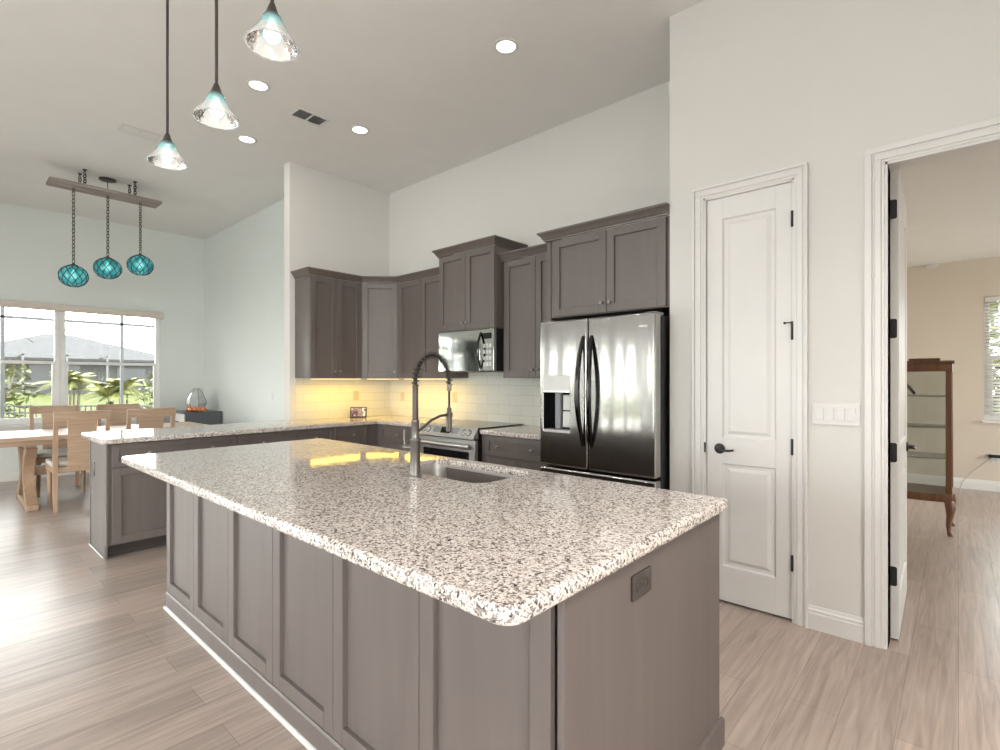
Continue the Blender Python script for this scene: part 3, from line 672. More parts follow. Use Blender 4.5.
base_cab('dark base cabinet between the range and the refrigerator', FR((-3.163, YB), (1, 0)), .76, .60, [(.062, .756)], [(.062, .407), (.411, .756)], [(.216, .588)])

# worktops --------------------------------------------------------------------
LP = rrect(-5.455, .845, -4.70, 2.0, [.02, .03, 0, 0], 5)
poly = [p for p in LP if p[1] < 1.5] + [(-4.70, 3.25), (-3.957, 3.25), (-3.957, 3.886), (-5.362, 3.886), (-5.362, 2.59), (-5.455, 2.59)]
m = MB(); m.slab(XYZ, poly, .874, .914, .007)
tag(origin(m.build('countertop', M['granite'], smooth=40), (-5.0, 2.2, .874)), 'speckled granite worktop over the peninsula and the kitchen corner', 'countertop', 'granite worktops')
m = MB(); m.slab(XYZ, rrect(-3.155, 3.25, -2.402, 3.886, .008, 3), .874, .914, .006)
tag(origin(m.build('countertop', M['granite'], smooth=40), (-2.8, 3.5, .874)), 'short granite worktop between the range and the refrigerator', 'countertop', 'granite worktops')
sink_o = rrect(-2.165, 1.545, -1.502, 1.912, [.07, .075, .055, .07], 8)
m = MB(); m.slab(XYZ, rrect(-3.60, .735, -.633, 1.985, [.03, .05, .022, .03], 8), .872, .914, .013, hole=sink_o, seg=4, rh=.004)
tag(origin(m.build('countertop', M['granite'], smooth=45), (-2.1, 1.36, .872)), 'large speckled granite island worktop with a sink cut-out', 'countertop', 'granite worktops')

# island -----------------------------------------------------------------------
IX0, IX1, IY0, IY1 = -3.50, -.660, .94, 1.955
isl = thing('kitchen_island', 'long dark panelled kitchen island under the granite top', 'kitchen island', (-2.1, 1.45, 0))
FI = FR((IX0, IY0), (1, 0))
m = MB(); m.box(IX0+.01, IY0+.022, .02, IX1-.034, IY0+.05, .871); m.box(IX0+.01, IY1-.05, .1, IX1-.03, IY1-.022, .871); m.box(IX0, IY0+.022, .02, IX0+.02, IY1-.022, .871); m.box(IX1-.04, IY0+.05, .02, IX1-.02, IY1-.05, .871); m.box(IX0+.02, IY0+.05, .08, IX1-.03, IY1-.05, .1)
m.build('carcass', M['cab'], isl, smooth=0)
m = MB(); m.box(IX1-.034, IY0+.024, .1, IX1-.019, IY0+.05, .871); m.build('shadow_strip', M['toe'], isl)  # dark strip set into the end groove to paint its shade
wd = (IX1-.028-IX0)/6
for k in range(6):
    shaker(MB(), FI, k*wd+.002, (k+1)*wd-.002, .104, .871, -.02, .06, rec=.018).build('panel', M['cab'], isl)
m = MB(); m.box(IX1-.019, IY0+.012, .0, IX1, IY1, .871, .0015); m.build('end_panel', M['cab'], isl)
m = MB(); m.box(IX1-.03, IY1, .1, IX1-.004, IY1+.014, .871, .002); m.build('corner_trim', M['toe'], isl)
m = MB(); m.sweep([(IX0, IY1-.05), (IX0, IY0), (IX1-.001, IY0)], [(-.02, .018), (.004, .018), (.004, .092), (-.001, .100), (-.02, .100)], post=(IX1-.001, IY1)); m.build('base_moulding', M['cab'], isl, smooth=20)
m = MB(); m.sweep([(IX1, IY0+.03), (IX1, IY1+.016)], [(0, 0), (.014, 0), (.014, .090), (.012, .097), (.004, .100), (0, .100)]); m.build('base_moulding', M['cab'], isl, smooth=20)
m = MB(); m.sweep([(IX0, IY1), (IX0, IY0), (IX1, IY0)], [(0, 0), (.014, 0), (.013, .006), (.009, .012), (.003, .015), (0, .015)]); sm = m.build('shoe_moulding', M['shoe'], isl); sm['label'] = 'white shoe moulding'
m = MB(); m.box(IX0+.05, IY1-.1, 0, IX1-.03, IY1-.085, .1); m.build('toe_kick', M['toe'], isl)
for k in range(5):
    F = FR((IX1-.04, IY1), (-1, 0)); a = .02+k*.555; shaker(MB(), F, a, a+.55, .108, .866, -.02).build('door', M['cab'], isl)

def outlet(label, F, u, v, mat, horizontal=False, kind='outlet', w=.07, h=.115, name='power_outlet', sockmat='black'):
    if horizontal: w, h = h, w
    t = thing(name, label, kind, tuple(F(u, v, 0)), 'electrical outlets' if kind == 'outlet' else None)
    m = MB(); m.slab(lambda a, b, c: F(a, b, c), rrect(u-w/2, v-h/2, u+w/2, v+h/2, .004, 3), 0, .006, .002); m.build('plate', M[mat], t)
    for s in (-1, 1):
        du, dv = (s*.021, 0) if horizontal else (0, s*.021)
        m = MB(); m.slab(lambda a, b, c: F(a, b, c), rrect(u+du-.0165, v+dv-.0165, u+du+.0165, v+dv+.0165, .010, 4), .005, .0075, .0008)
        sk = m.build('socket', M[mat], t)
        m = MB()
        if horizontal:
            for q in (-.006, .006): m.fbox(F, u+du-.004, u+du+.004, v+dv+q-.0013, v+dv+q+.0013, .007, .0082)
        else:
            for q in (-.006, .006): m.fbox(F, u+du+q-.0013, u+du+q+.0013, v+dv-.003, v+dv+.006, .007, .0082)
        m.lathe([(0, 0), (.0025, 0), (.0025, .0012), (0, .0012)], F(u+du+(.009 if horizontal else 0), v+dv-(0 if horizontal else .008), .007), 8, F.N)
        m.build('slots', M[sockmat], sk)
    return t
outlet('dark double outlet on the end panel of the island', FR((IX1, 0), (0, 1)), 1.325, .787, 'outlet_dark', True)
outlet('grey outlet on the end panel of the peninsula', FR((-5.2, .888), (1, 0)), .0, .64, 'nickel')
FBs, FLs = FR((0, 3.887), (1, 0)), FR((-5.363, 0), (0, 1))
outlet('outlet on the yellow-lit back splash nearest the kitchen corner', FBs, -5.09, 1.15, 'ivory', sockmat='greyplastic')
outlet('outlet on the back splash just left of the range', FBs, -4.15, 1.16, 'ivory', sockmat='greyplastic')
outlet('outlet above the small display on the left wall', FLs, 3.41, 1.165, 'ivory', sockmat='greyplastic')
outlet('outlet low on the den wall with a plugged-in cord', FR((0, 8.617), (1, 0)), .335, .405, 'white')

# switches
t = thing('light_switch', 'white four-gang switch plate between the pantry door and the doorway', 'light switch', (-.485, PY, 1.172))
FS = FR((0, PY), (1, 0))
m = MB(); m.slab(lambda a, b, c: FS(a, b, c), rrect(-.592, 1.114, -.377, 1.230, .004, 3), 0, .007, .002); m.build('plate', M['white'], t)
for k in range(4):
    u = -.556+.0476*k
    m = MB(); pts = [(-.0165, -.033, .007), (.0165, -.033, .007), (.0165, .033, .007), (-.0165, .033, .007)]
    tl = .004 if k < 3 else .0015
    m.hexa(lambda a, b, c: FS(u+a, 1.172+b, c), (-.0165, -.033, .005), (.0165, .033, .0085), .001)
    m.add([FS(u-.0155, 1.140, .0085+tl), FS(u+.0155, 1.140, .0085+tl), FS(u+.0155, 1.204, .0086), FS(u-.0155, 1.204, .0086), FS(u-.0155, 1.140, .008), FS(u+.0155, 1.140, .008)], [(0, 1, 2, 3), (4, 5, 1, 0), (0, 3, 4), (1, 5, 2)])
    m.build('rocker', M['white'], t, smooth=0)
t = thing('light_switch', 'single white switch on the pale dining wall', 'light switch', (-6.89, 3.083, 1.136))
F = FR((-6.89, 3.083), (1, 0)); m = MB(); m.slab(lambda a, b, c: F(a, b, c), rrect(-.036, 1.078, .036, 1.194, .004, 3), 0, .007, .002); m.build('plate', M['white'], t)
m = MB(); m.fbox(F, -.0165, .0165, 1.103, 1.169, .006, .011, .002); m.build('rocker', M['white'], t)

# sink and faucet -----------------------------------------------------------------
t = thing('kitchen_sink', 'undermount stainless steel sink in the island top', 'sink', (-1.82, 1.72, .66))
m = MB()
def so(d): return offset(rrect(-2.175, 1.535, -1.492, 1.9195, [.08, .085, .065, .08], 8), d)
inn = [[(x, y, z) for x, y in so(d)] for d, z in ((.0108, .8865), (.0122, .886), (.013, .860), (.016, .70), (.022, .672), (.05, .661), (.14, .655))]
m.loops(inn, True, False, True); out = [[(x, y, z) for x, y in so(d)] for d, z in ((.0108, .8865), (.0108, .8705), (.0, .8705), (.0, .66), (.03, .645), (.14, .643))]
m.loops(out, True, False, True); m.build('basin', M['sinksteel'], t)
m = MB(); m.lathe([(0, .002), (.03, .002), (.042, .006), (.045, .003), (.045, 0), (0, 0)], (-1.82, 1.74, .6545), 20); m.build('drain', M['steel'], t)
fx, fy = -1.830, 1.468
t = thing('kitchen_faucet', 'tall spring-neck pull-down faucet beside the sink', 'faucet', (fx, fy, .914))
m = MB(); m.lathe([(0, 0), (.029, 0), (.029, .006), (.0235, .012), (.0225, .16), (.024, .163), (.024, .172), (.0165, .176), (.0165, .245), (.0185, .248), (.0185, .258), (.0135, .262), (0, .262)], (fx, fy, .914), 24); m.build('body', M['nickel'], t)
m = MB(); m.lathe([(0, .26), (.0135, .26), (.0135, .415), (.011, .418), (0, .418)], (fx, fy, .914), 20); m.build('riser', M['oilbronze'], t)
R = .112; zc = 1.345; dx, dy = -.02, .225      # spout leans over the bowl
def arc(n):
    return [Vector((fx + dx*(1-math.cos(a))/2, fy + dy*(1-math.cos(a))/2, zc + .125*math.sin(a))) for a in [PI*k/n for k in range(n+1)]]
A = [Vector((fx, fy, 1.325))] + arc(24) + [Vector((fx+dx, fy+dy, 1.325))]
m = MB(); m.tube(A, .0088, 10); 
m.tube([(fx+dx, fy+dy, 1.33), (fx+dx, fy+dy, 1.20)], .0055, 8); m.build('hose', M['black'], t)
dense = []
for a, b in zip(A, A[1:]): dense += [a.lerp(b, q/8) for q in range(8)]
coil = []; L = 0; turns = 21
for i, p in enumerate(dense):
    tn = (dense[min(i+1, len(dense)-1)]-dense[max(i-1, 0)]).normalized(); n1 = Vector((1, .09, 0)).normalized(); n2 = tn.cross(n1)
    for q in range(2):
        ph = 2*PI*turns*(i+q/2)/len(dense)
        coil.append(p + (n1*math.cos(ph) + n2*math.sin(ph))*.0150)
m = MB(); m.tube(coil, .0024, 6); m.build('spring', M['gunmetal'], t)
m = MB(); m.lathe([(0, 0), (.011, 0), (.0125, .003), (.0125, .03), (.009, .034), (0, .034)], (fx+dx, fy+dy, 1.30), 16); m.build('collar', M['nickel'], t)
m = MB(); m.lathe([(0, 0), (.013, 0), (.0165, .004), (.0165, .012), (.0145, .03), (.0145, .075), (.0115, .085), (.0115, .115), (.008, .12), (0, .12)], (fx+dx, fy+dy, 1.10), 18); m.build('spray_head', M['gunmetal'], t)
m = MB(); m.tube([(fx, fy+.01, 1.118), (fx-.002, fy+.05, 1.136), (fx-.006, fy+.10, 1.165), (fx-.012, fy+.16, 1.182), (fx+dx, fy+dy-.008, 1.184)], .0062, 10)
m.lathe([(.0135, 0), (.017, 0), (.017, .02), (.0135, .02)], (fx+dx, fy+dy, 1.174), 18, None, False, False); m.build('support_arm', M['oilbronze'], t)
m = MB(); m.tube([(fx-.02, fy, 1.045), (fx-.078, fy-.004, 1.045)], .0115, 12); m.tube([(fx-.068, fy-.004, 1.05), (fx-.070, fy-.006, 1.075), (fx-.070, fy-.008, 1.125)], [.0062, .0052, .0042], 10); m.build('handle', M['nickel'], t)

# range -------------------------------------------------------------------------------
RX0, RX1 = -3.952, -3.168
t = thing('kitchen_range', 'stainless slide-in range with a front control panel', 'range', ((RX0+RX1)/2, 3.55, 0))
FRG = FR((RX0, 3.25), (1, 0)); rw = RX1-RX0
m = MB(); m.box(RX0+.012, 3.262, .03, RX1-.012, 3.87, .90); m.build('body', M['black'], t, smooth=0)
m = MB(); m.slab(XYZ, rrect(RX0, 3.262, RX1, 3.884, .006, 3), .9155, .9235, .003); m.build('cooktop', M['blackgloss'], t)
m = MB(); prof = [(.0, .927), (-.010, .927), (-.064, .834), (-.064, .826), (.0, .826)]
m.loops([[FRG(u, z, -w_) for w_, z in prof] for u in (.004, rw-.004)]); cp = m.build('control_panel', M['range_steel'], t, smooth=20)
dv = Vector((0, -.054, -.093)).normalized(); nv = Vector((0, -.093, .054)).normalized(); pc = Vector((0, 3.25-.037, .8805))
for u in (.085, .150, rw-.150, rw-.085):
    m = MB(); c = Vector((RX0+u, pc.y, pc.z)); m.lathe([(0, 0), (.027, 0), (.027, .006), (.021, .008), (.0195, .026), (.017, .029), (0, .029)], c, 18, nv); k = m.build('knob', M['range_steel'], cp)
    m = MB(); m.lathe([(.0272, -.0005), (.0325, -.0005), (.0325, .003), (.0272, .003)], c, 18, nv, False, False); m.build('ring', M['black'], cp)
def cpq(u0, u1, s0, s1, mat, nm, th=.0015):
    m = MB(); fnp = lambda a, b, c: Vector((RX0+a, 3.25-.010, .927)) + dv*b + nv*c
    m.hexa(fnp, (u0, s0, -.001), (u1, s1, th)); return m.build(nm, M[mat], cp, smooth=0)
cpq(.225, .315, .02, .075, 'greyplastic', 'keypad'); cpq(.325, rw-.325, .018, .078, 'blackgloss', 'clock_display'); cpq(rw-.315, rw-.225, .02, .075, 'greyplastic', 'keypad')
fo = lambda a, b, c: FRG(a, b, c)
m = MB(); m.slab(fo, rrect(.004, .20, rw-.004, .816, .006, 3), .002, .045, .004, hole=rrect(.075, .30, rw-.075, .705, .01, 3), rh=.002); dr = m.build('oven_door', M['range_steel'], t)
m = MB(); m.fbox(FRG, .07, rw-.07, .295, .71, .006, .042); m.build('oven_window', M['blackgloss'], dr, smooth=0)
m = MB(); m.tube([FRG(.03, .762, .085), FRG(rw/2, .762, .092), FRG(rw-.03, .762, .085)], .024, 12)
for u in (.05, rw-.05): m.tube([FRG(u, .762, .04), FRG(u, .762, .085)], .012, 10)
m.build('handle', M['range_steel'], dr)
m = MB(); m.slab(fo, rrect(.004, .045, rw-.004, .192, .006, 3), .002, .04, .004); m.build('drawer', M['range_steel'], t)

# microwave ------------------------------------------------------------------------------
MX0, MX1 = -3.934, -3.172
t = thing('microwave_oven', 'over-the-range microwave with a mirror-like front', 'microwave', ((MX0+MX1)/2, 3.7, 1.432))
FMW = FR((MX0, 3.488), (1, 0)); mw = MX1-MX0; fm = lambda a, b, c: FMW(a, b, c)
m = MB(); m.box(MX0, 3.489, 1.432, MX1, 3.885, 1.830, .002); m.build('body', M['black'], t)
m = MB(); m.slab(fm, rrect(.001, 1.436, .585, 1.828, .006, 3), .0, .034, .004, hole=rrect(.045, 1.485, .52, 1.775, .012, 4), rh=.002); d = m.build('door', M['micro'], t)
m = MB(); m.fbox(FMW, .04, .525, 1.48, 1.78, .004, .0325); m.build('door_glass', M['micro'], d, smooth=0)
m = MB(); m.slab(fm, rrect(.588, 1.436, mw-.001, 1.828, .006, 3), .0, .034, .004); c = m.build('control_panel', M['micro'], t)
m = MB(); m.fbox(FMW, .625, .735, 1.735, 1.79, .034, .0348); m.build('clock_display', M['blackgloss'], c, smooth=0)
m = MB()
for i in range(3):
    for j in range(4): m.fbox(FMW, .628+i*.038, .655+i*.038, 1.48+j*.058, 1.515+j*.058, .0335, .0352, .001)
m.build('keypad', M['panelgrey'], c)
m = MB(); pts = [FMW(.622-.0, 1.795-.335*s, .036+.048*math.sin(PI*s)) for s in [k/16 for k in range(17)]]
m.tube([FMW(.60, p.z, (3.488-p.y)) for p in pts], .0105, 10); m.build('handle', M['handle'], d)
m = MB()
for k in range(14): m.box(MX0+.1+.04*k, 3.53, 1.4305, MX0+.125+.04*k, 3.60, 1.433)
m.build('grille', M['greyplastic'], t, smooth=0)

# refrigerator ------------------------------------------------------------------------------
GX0, GX1, GY = -2.325, -1.412, 3.035
t = thing('refrigerator', 'stainless french-door refrigerator with a water dispenser', 'refrigerator', ((GX0+GX1)/2, 3.45, 0))
FG = FR((GX0, GY+.085), (1, 0)); gw = GX1-GX0; fg = lambda a, b, c: FG(a, b, c)
m = MB(); m.box(GX0+.008, GY+.095, .025, GX1-.006, 3.87, 1.765, .004); m.build('body', M['black'], t)
mid = .417
m = MB(); disp = rrect(.036, .975, .272, 1.385, .012, 3)
m.slab(fg, rrect(.0, .728, mid-.0025, 1.782, .018, 4), 0, .085, .016, hole=disp, rh=.002, seg=5); dl = m.build('door', M['fridge'], t)
m = MB(); m.slab(fg, rrect(mid+.0025, .728, gw, 1.782, .018, 4), 0, .085, .016, seg=5); d_r = m.build('door', M['fridge'], t)
m = MB(); m.slab(fg, rrect(0, .07, gw, .716, .018, 4), 0, .085, .016, seg=5); d_f = m.build('freezer_drawer', M['fridge'], t)
# dispenser
m = MB(); m.fbox(FG, .034, .274, 1.268, 1.387, .02, .0875, .003); dp = m.build('dispenser_panel', M['panelgrey'], dl)
m = MB(); m.fbox(FG, .036, .272, 1.262, 1.277, .082, .092, .002); m.build('dispenser_trim', M['range_steel'], dl)
m = MB(); m.fbox(FG, .03, .278, .97, 1.27, .004, .01); m.fbox(FG, .034, .04, .975, 1.268, .01, .08); m.fbox(FG, .268, .274, .975, 1.268, .01, .08); m.build('dispenser_recess', M['blackgloss'], dl, smooth=0)
m = MB(); m.fbox(FG, .036, .272, .972, .992, .01, .088, .003); m.build('drip_tray', M['panelgrey'], dl)
m = MB(); m.fbox(FG, .118, .165, .995, 1.262, .01, .055, .006); m.build('nozzle', M['greyplastic'], dl)
m = MB(); m.fbox(FG, .180, .252, 1.01, 1.125, .015, .045, .004); m.fbox(FG, .180, .252, 1.132, 1.245, .015, .04, .004); m.build('paddle', M['panelgrey'], dl)
def bow(u, du, z0, z1, d):
    pts = []; 
    for k in range(25):
        s = k/24; pts.append(FG(u + du*math.sin(PI*s), z1+(z0-z1)*s, .085 + .062*math.sin(PI*s)**.8))
    return MB().tube(pts, [.012+.007*math.sin(PI*k/24) for k in range(25)], 12, flat=((1, 0, 0), 1.0)).build('handle', M['handle'], d)
bow(mid-.034, -.012, .895, 1.655, dl); bow(mid+.034, .012, .895, 1.655, d_r)
m = MB(); m.tube([FG(.06, .65, .085), FG(.075, .65, .135), FG(gw/2, .65, .15), FG(gw-.075, .65, .135), FG(gw-.06, .65, .085)], .013, 12); m.build('handle', M['handle'], d_f)
m = MB(); m.fbox(FG, gw-.115, gw-.055, 1.690, 1.703, .0845, .0862, .001); lg = m.build('badge', M['white'], d_r); lg['label'] = 'small pale badge'
for u in (.05, gw-.06):
    m = MB(); m.fbox(FG, u-.04, u+.05, 1.768, 1.79, -.06, .05, .006); m.build('hinge_cover', M['greyplastic'], t)
m = MB(); m.box(GX0+.02, GY+.12, .0, GX1-.02, GY+.15, .07); m.build('kick_grille', M['black'], t, smooth=0)
for x in (GX0+.06, GX1-.06): MB().lathe([(0, 0), (.02, 0), (.02, .03), (0, .03)], (x, 3.8, 0), 12).build('foot', M['black'], t)

# under-cabinet lights -----------------------------------------------------------------------
def undercab(label, a, b, power, mat='led', col=(1, .63, .20)):
    a, b = Vector(a), Vector(b); mid_ = (a+b)/2; d = (b-a); L_ = d.length
    t = thing('under_cabinet_light', label, 'light strip', (mid_.x, mid_.y, 1.362), 'under-cabinet lights')
    F = FR((a.x, a.y), (d.x, d.y)); MB().fbox(F, 0, L_, 1.362, 1.372, -.014, .014, .002).build('housing', M['white'], t)
    MB().fbox(F, .004, L_-.004, 1.358, 1.362, -.010, .010).build('diffuser', M[mat], t, smooth=0)
    light('under_cabinet_lamp', 'AREA', (mid_.x, mid_.y, 1.355), (0, 0, math.atan2(d.y, d.x)), power, col, L_, .02)
undercab('warm light strip under the left-wall upper cabinet', (-5.11, 2.70), (-5.11, 3.30), 6.0, col=(1, .58, .05))
undercab('warm light strip under the back-wall cabinet left of the microwave', (-4.72, 3.635), (-3.98, 3.635), 6.0, col=(1, .58, .05))
M['led2'] = emis('warm_led_dim', (1, .80, .45), 3)
undercab('short warm light strip under the diagonal corner cabinet', (-5.13, 3.40), (-4.87, 3.66), 3.5, col=(1, .60, .06))
undercab('light strip under the cabinet beside the refrigerator', (-2.78, 3.80), (-2.43, 3.80), .5, 'led2', (1, .8, .45))

# smart display --------------------------------------------------------------------------------
t = thing('smart_display', 'small dark tabletop display in the kitchen corner', 'tablet', (-5.20, 3.33, .914), rotz=0)
q = Matrix.Translation((-5.20, 3.33, .916)) @ Matrix.Rotation(math.radians(47), 4, 'Z') @ Matrix.Rotation(math.radians(-16), 4, 'X')
fq = lambda a, b, c: q @ Vector((a, -c, b))
m = MB(); m.slab(fq, rrect(-.095, 0, .095, .125, .008, 4), -.012, .004, .003); m.build('housing', M['black'], t)
m = MB(); m.slab(fq, rrect(-.082, .012, .082, .113, .003, 2), .0035, .0046); m.build('screen', M['screen'], t, smooth=0)
m = MB(); m.hexa(lambda x, y, z: Matrix.Translation((-5.20, 3.33, 0)) @ Matrix.Rotation(math.radians(47), 4, 'Z') @ Vector((x, y, z)), (-.06, .01, .9145), (.06, .07, .955), .01); m.build('stand', M['black'], t)

# ------------------------------------------------------------------ lamps
def pendant(x, y, z, label):
    t = thing('pendant_lamp', label, 'pendant lamp', (x, y, z), 'island pendants')
    prof = [(.085, 0), (.081, .012), (.068, .029), (.054, .050), (.043, .070), (.034, .088), (.029, .102)]
    rib = lambda a, h_: 1 + .02*math.cos(2*PI*a*16)*(1-h_/.13)
    m = MB(); outp = [(r, h_) for r, h_ in prof]; inp = [(r-.0035, h_) for r, h_ in prof]
    m.lathe(outp, (x, y, z), 48, None, False, False, rib); m.lathe(inp[::-1], (x, y, z), 48, None, False, False, rib)
    m.lathe([(.0815, 0), (.0870, -.002), (.0885, .002), (.085, .006), (.0815, 0)], (x, y, z), 48, None, False, False, rib); m.build('glass_shade', M['shade'], t, smooth=60)
    m = MB(); m.lathe([(0, .090), (.032, .090), (.031, .098), (.022, .110), (.011, .142), (.0075, .150), (0, .150)], (x, y, z), 24); m.build('cap', M['bronze'], t)
    m = MB(); m.tube([(x, y, z+.142), (x, y, CZ-.02)], .0062, 10); m.build('rod', M['bronze'], t)
    m = MB(); m.lathe([(0, CZ-.001-z), (.062, CZ-.001-z), (.060, CZ-.014-z), (.03, CZ-.024-z), (0, CZ-.026-z)], (x, y, z), 24); m.build('canopy', M['bronze'], t)
    m = MB(); m.lathe([(0, .012), (.016, .015), (.027, .028), (.028, .040), (.020, .060), (.012, .072), (.012, .094), (0, .094)], (x, y, z), 18); m.build('bulb', M['bulb'], t)
    light('pendant_glow', 'POINT', (x, y, z-.10), (0, 0, 0), 3, (1, .94, .85), shadow_soft_size=.05)
pendant(-2.962, .80, 2.444, 'glass pendant lamp over the island, farthest from the camera')
pendant(-2.305, .80, 2.440, 'middle one of the three bell-shaped glass pendants over the island')
pendant(-1.785, .80, 2.52, 'glass pendant lamp nearest the camera, cut by the top of the picture')

def can(x, y, label):
    t = thing('recessed_light', label, 'ceiling light', (x, y, CZ), 'recessed kitchen lights')
    m = MB(); m.lathe([(.066, 0), (.092, 0), (.094, -.003), (.090, -.007), (.070, -.008), (.066, -.004)], (x, y, CZ), 32, None, False, False); m.build('trim_ring', M['white'], t)
    m = MB(); m.lathe([(0, -.003), (.05, -.003), (.067, -.001), (.067, 0), (0, 0)], (x, y, CZ), 32); m.build('lens', M['lamp_lens'], t)
    light('recessed_lamp', 'AREA', (x, y, CZ-.012), (0, 0, 0), 4, (1, .94, .86), .12)
can(-2.38, 2.72, 'recessed ceiling light nearest the pantry wall'); can(-4.17, 1.758, 'recessed ceiling light beside the middle pendant')
can(-4.20, 2.709, 'recessed ceiling light between the grey vent and the back wall'); can(-5.19, 2.078, 'recessed ceiling light just below the middle pendant in view')

def vent(x, y, lx, ly, label, dark):
    t = thing('air_vent', label, 'air vent', (x, y, CZ), 'ceiling vents')
    m = MB(); f = .022
    m.box(x-lx/2, y-ly/2, CZ-.008, x-lx/2+f, y+ly/2, CZ, .002); m.box(x+lx/2-f, y-ly/2, CZ-.008, x+lx/2, y+ly/2, CZ, .002)
    m.box(x-lx/2+f, y-ly/2, CZ-.008, x+lx/2-f, y-ly/2+f, CZ, .002); m.box(x-lx/2+f, y+ly/2-f, CZ-.008, x+lx/2-f, y+ly/2, CZ, .002)
    m.box(x-lx/2+f, y-.006, CZ-.008, x+lx/2-f, y+.006, CZ, .001); m.build('frame', M['white'], t)
    m = MB(); m.box(x-lx/2+f, y-ly/2+f, CZ-(.0012 if dark else .0062), x+lx/2-f, y+ly/2-f, CZ-.0002); m.build('duct', M['greyplastic'] if dark else M['ceiling'], t, smooth=0)
    m = MB(); n = 9
    for k in range(n):
        xx = x-lx/2+f+(lx-2*f)*(k+.5)/n; w_ = .010
        m.add([(xx-w_*.8, y-ly/2+f, CZ-.0015), (xx+w_*.5, y-ly/2+f, CZ-.0075), (xx+w_*.5, y+ly/2-f, CZ-.0075), (xx-w_*.8, y+ly/2-f, CZ-.0015), (xx-w_*.7, y-ly/2+f, CZ-.0012), (xx+w_*.6, y-ly/2+f, CZ-.0072), (xx+w_*.6, y+ly/2-f, CZ-.0072), (xx-w_*.7, y+ly/2-f, CZ-.0012)],
              [(0, 1, 2, 3), (7, 6, 5, 4), (0, 4, 5, 1), (1, 5, 6, 2), (2, 6, 7, 3), (3, 7, 4, 0)])
    m.build('louvers', M['ventgrey'] if dark else M['white'], t, smooth=0)
vent(-4.335, 2.277, .19, .30, 'ceiling vent with two grey louvered halves', True)
vent(-5.81, 1.34, .19, .32, 'plain white ceiling vent half hidden by the farthest pendant', False)

# chandelier of glass floats -------------------------------------------------------------------
ch = thing('chandelier', 'driftwood board chandelier with three netted aqua glass floats', 'chandelier', (-7.36, 1.385, CZ))
m = MB(); m.box(-7.50, .86, 3.50, -7.235, 1.90, 3.535, .006); m.build('board', M['drift'], ch)
m = MB(); m.lathe([(0, 0), (.085, 0), (.085, -.012), (.06, -.022), (0, -.024)], (-7.45, 1.40, CZ-.001), 24); m.build('canopy', M['bronze'], ch)
m = MB(); m.tube([(-7.45, 1.40, CZ-.02), (-7.43, 1.40, 3.60), (-7.40, 1.385, 3.53)], .004, 8); m.build('cord', M['bronze'], ch)
def chain(m, p, q, n, r=.010, wire=.0026):
    p, q = Vector(p), Vector(q); ax = (q-p).normalized(); t1 = ax.orthogonal().normalized(); t2 = ax.cross(t1); L_ = (q-p).length/n
    for k in range(n):
        c = p + ax*L_*(k+.5); s_ = t1 if k % 2 else t2
        m.tube([c + ax*(L_*.68)*math.cos(a) + s_*r*math.sin(a) for a in [2*PI*i/10 for i in range(10)]], wire, 5, closed=True)
for (x, y) in ((-7.47, 1.15), (-7.29, 1.165), (-7.47, 1.62), (-7.29, 1.635)):
    m = MB(); chain(m, (x, y, CZ-.03), (x, y, 3.535), 5, .016, .0050); hk = m.build('hanging_chain', M['gunmetal'], ch)
    m = MB(); m.lathe([(0, 0), (.022, 0), (.020, -.008), (.008, -.014), (.006, -.03), (0, -.03)], (x, y, CZ-.001), 14); m.build('ceiling_hook', M['bronze'], hk)
for (y, z) in ((1.078, 2.512), (1.388, 2.648), (1.706, 2.737)):
    x = -7.37; R = .132
    m = MB(); chain(m, (x, y, 3.50), (x, y, z+R*.92+.03), 20, .014, .0042); m.build('chain', M['gunmetal'], ch)
    m = MB(); prof = [(R*math.sin(a), -R*.9*math.cos(a)) for a in [PI*k/18 for k in range(1, 18)]]
    m.lathe([(0.001, -R*.9)] + prof + [(.001, R*.9)], (x, y, z), 32); g = m.build('glass_float', M['globe'], ch, smooth=80)
    m = MB(); m.lathe([(0, -.032), (.022, -.024), (.032, 0), (.024, .026), (.012, .05), (0, .09)], (x, y, z), 14); m.build('bulb', M['bulb'], g)
    m = MB(); Rn = R*1.012
    for sgn in (1, -1):
        for k in range(11):
            pts = []
            for i in range(17):
                a = .25 + (PI-.5)*i/16; ph = 2*PI*k/11 + sgn*1.6*i/16
                pts.append((x+Rn*math.sin(a)*math.cos(ph), y+Rn*math.sin(a)*math.sin(ph), z+Rn*.9*math.cos(a)))
            m.tube(pts, .0042, 5)
    m.build('netting', M['rope'], g)
    m = MB(); m.lathe([(0, R*.86), (.048, R*.87), (.04, R*.94), (.015, R*1.02), (.01, R*1.12), (0, R*1.12)], (x, y, z), 18); m.build('cap', M['gunmetal'], g)
    light('float_glow', 'POINT', (x+.0, y, z-.2), (0, 0, 0), 1, (.7, 1, 1), shadow_soft_size=.08)

# ------------------------------------------------------------------ dining area
bl = thing('roller_blind', 'rolled-up beige blind along the top of the dining window', 'roller blind', (-9.40, 1.24, 2.32))
m = MB(); m.box(-9.438, -.03, 2.318, -9.355, 2.478, 2.412, .006); m.build('cassette', M['shadefab'], bl)
for y in (-.034, 2.475):
    m = MB(); m.box(-9.438, y, 2.316, -9.353, y+.008, 2.414, .002); m.build('end_cap', M['offwhite'], bl)

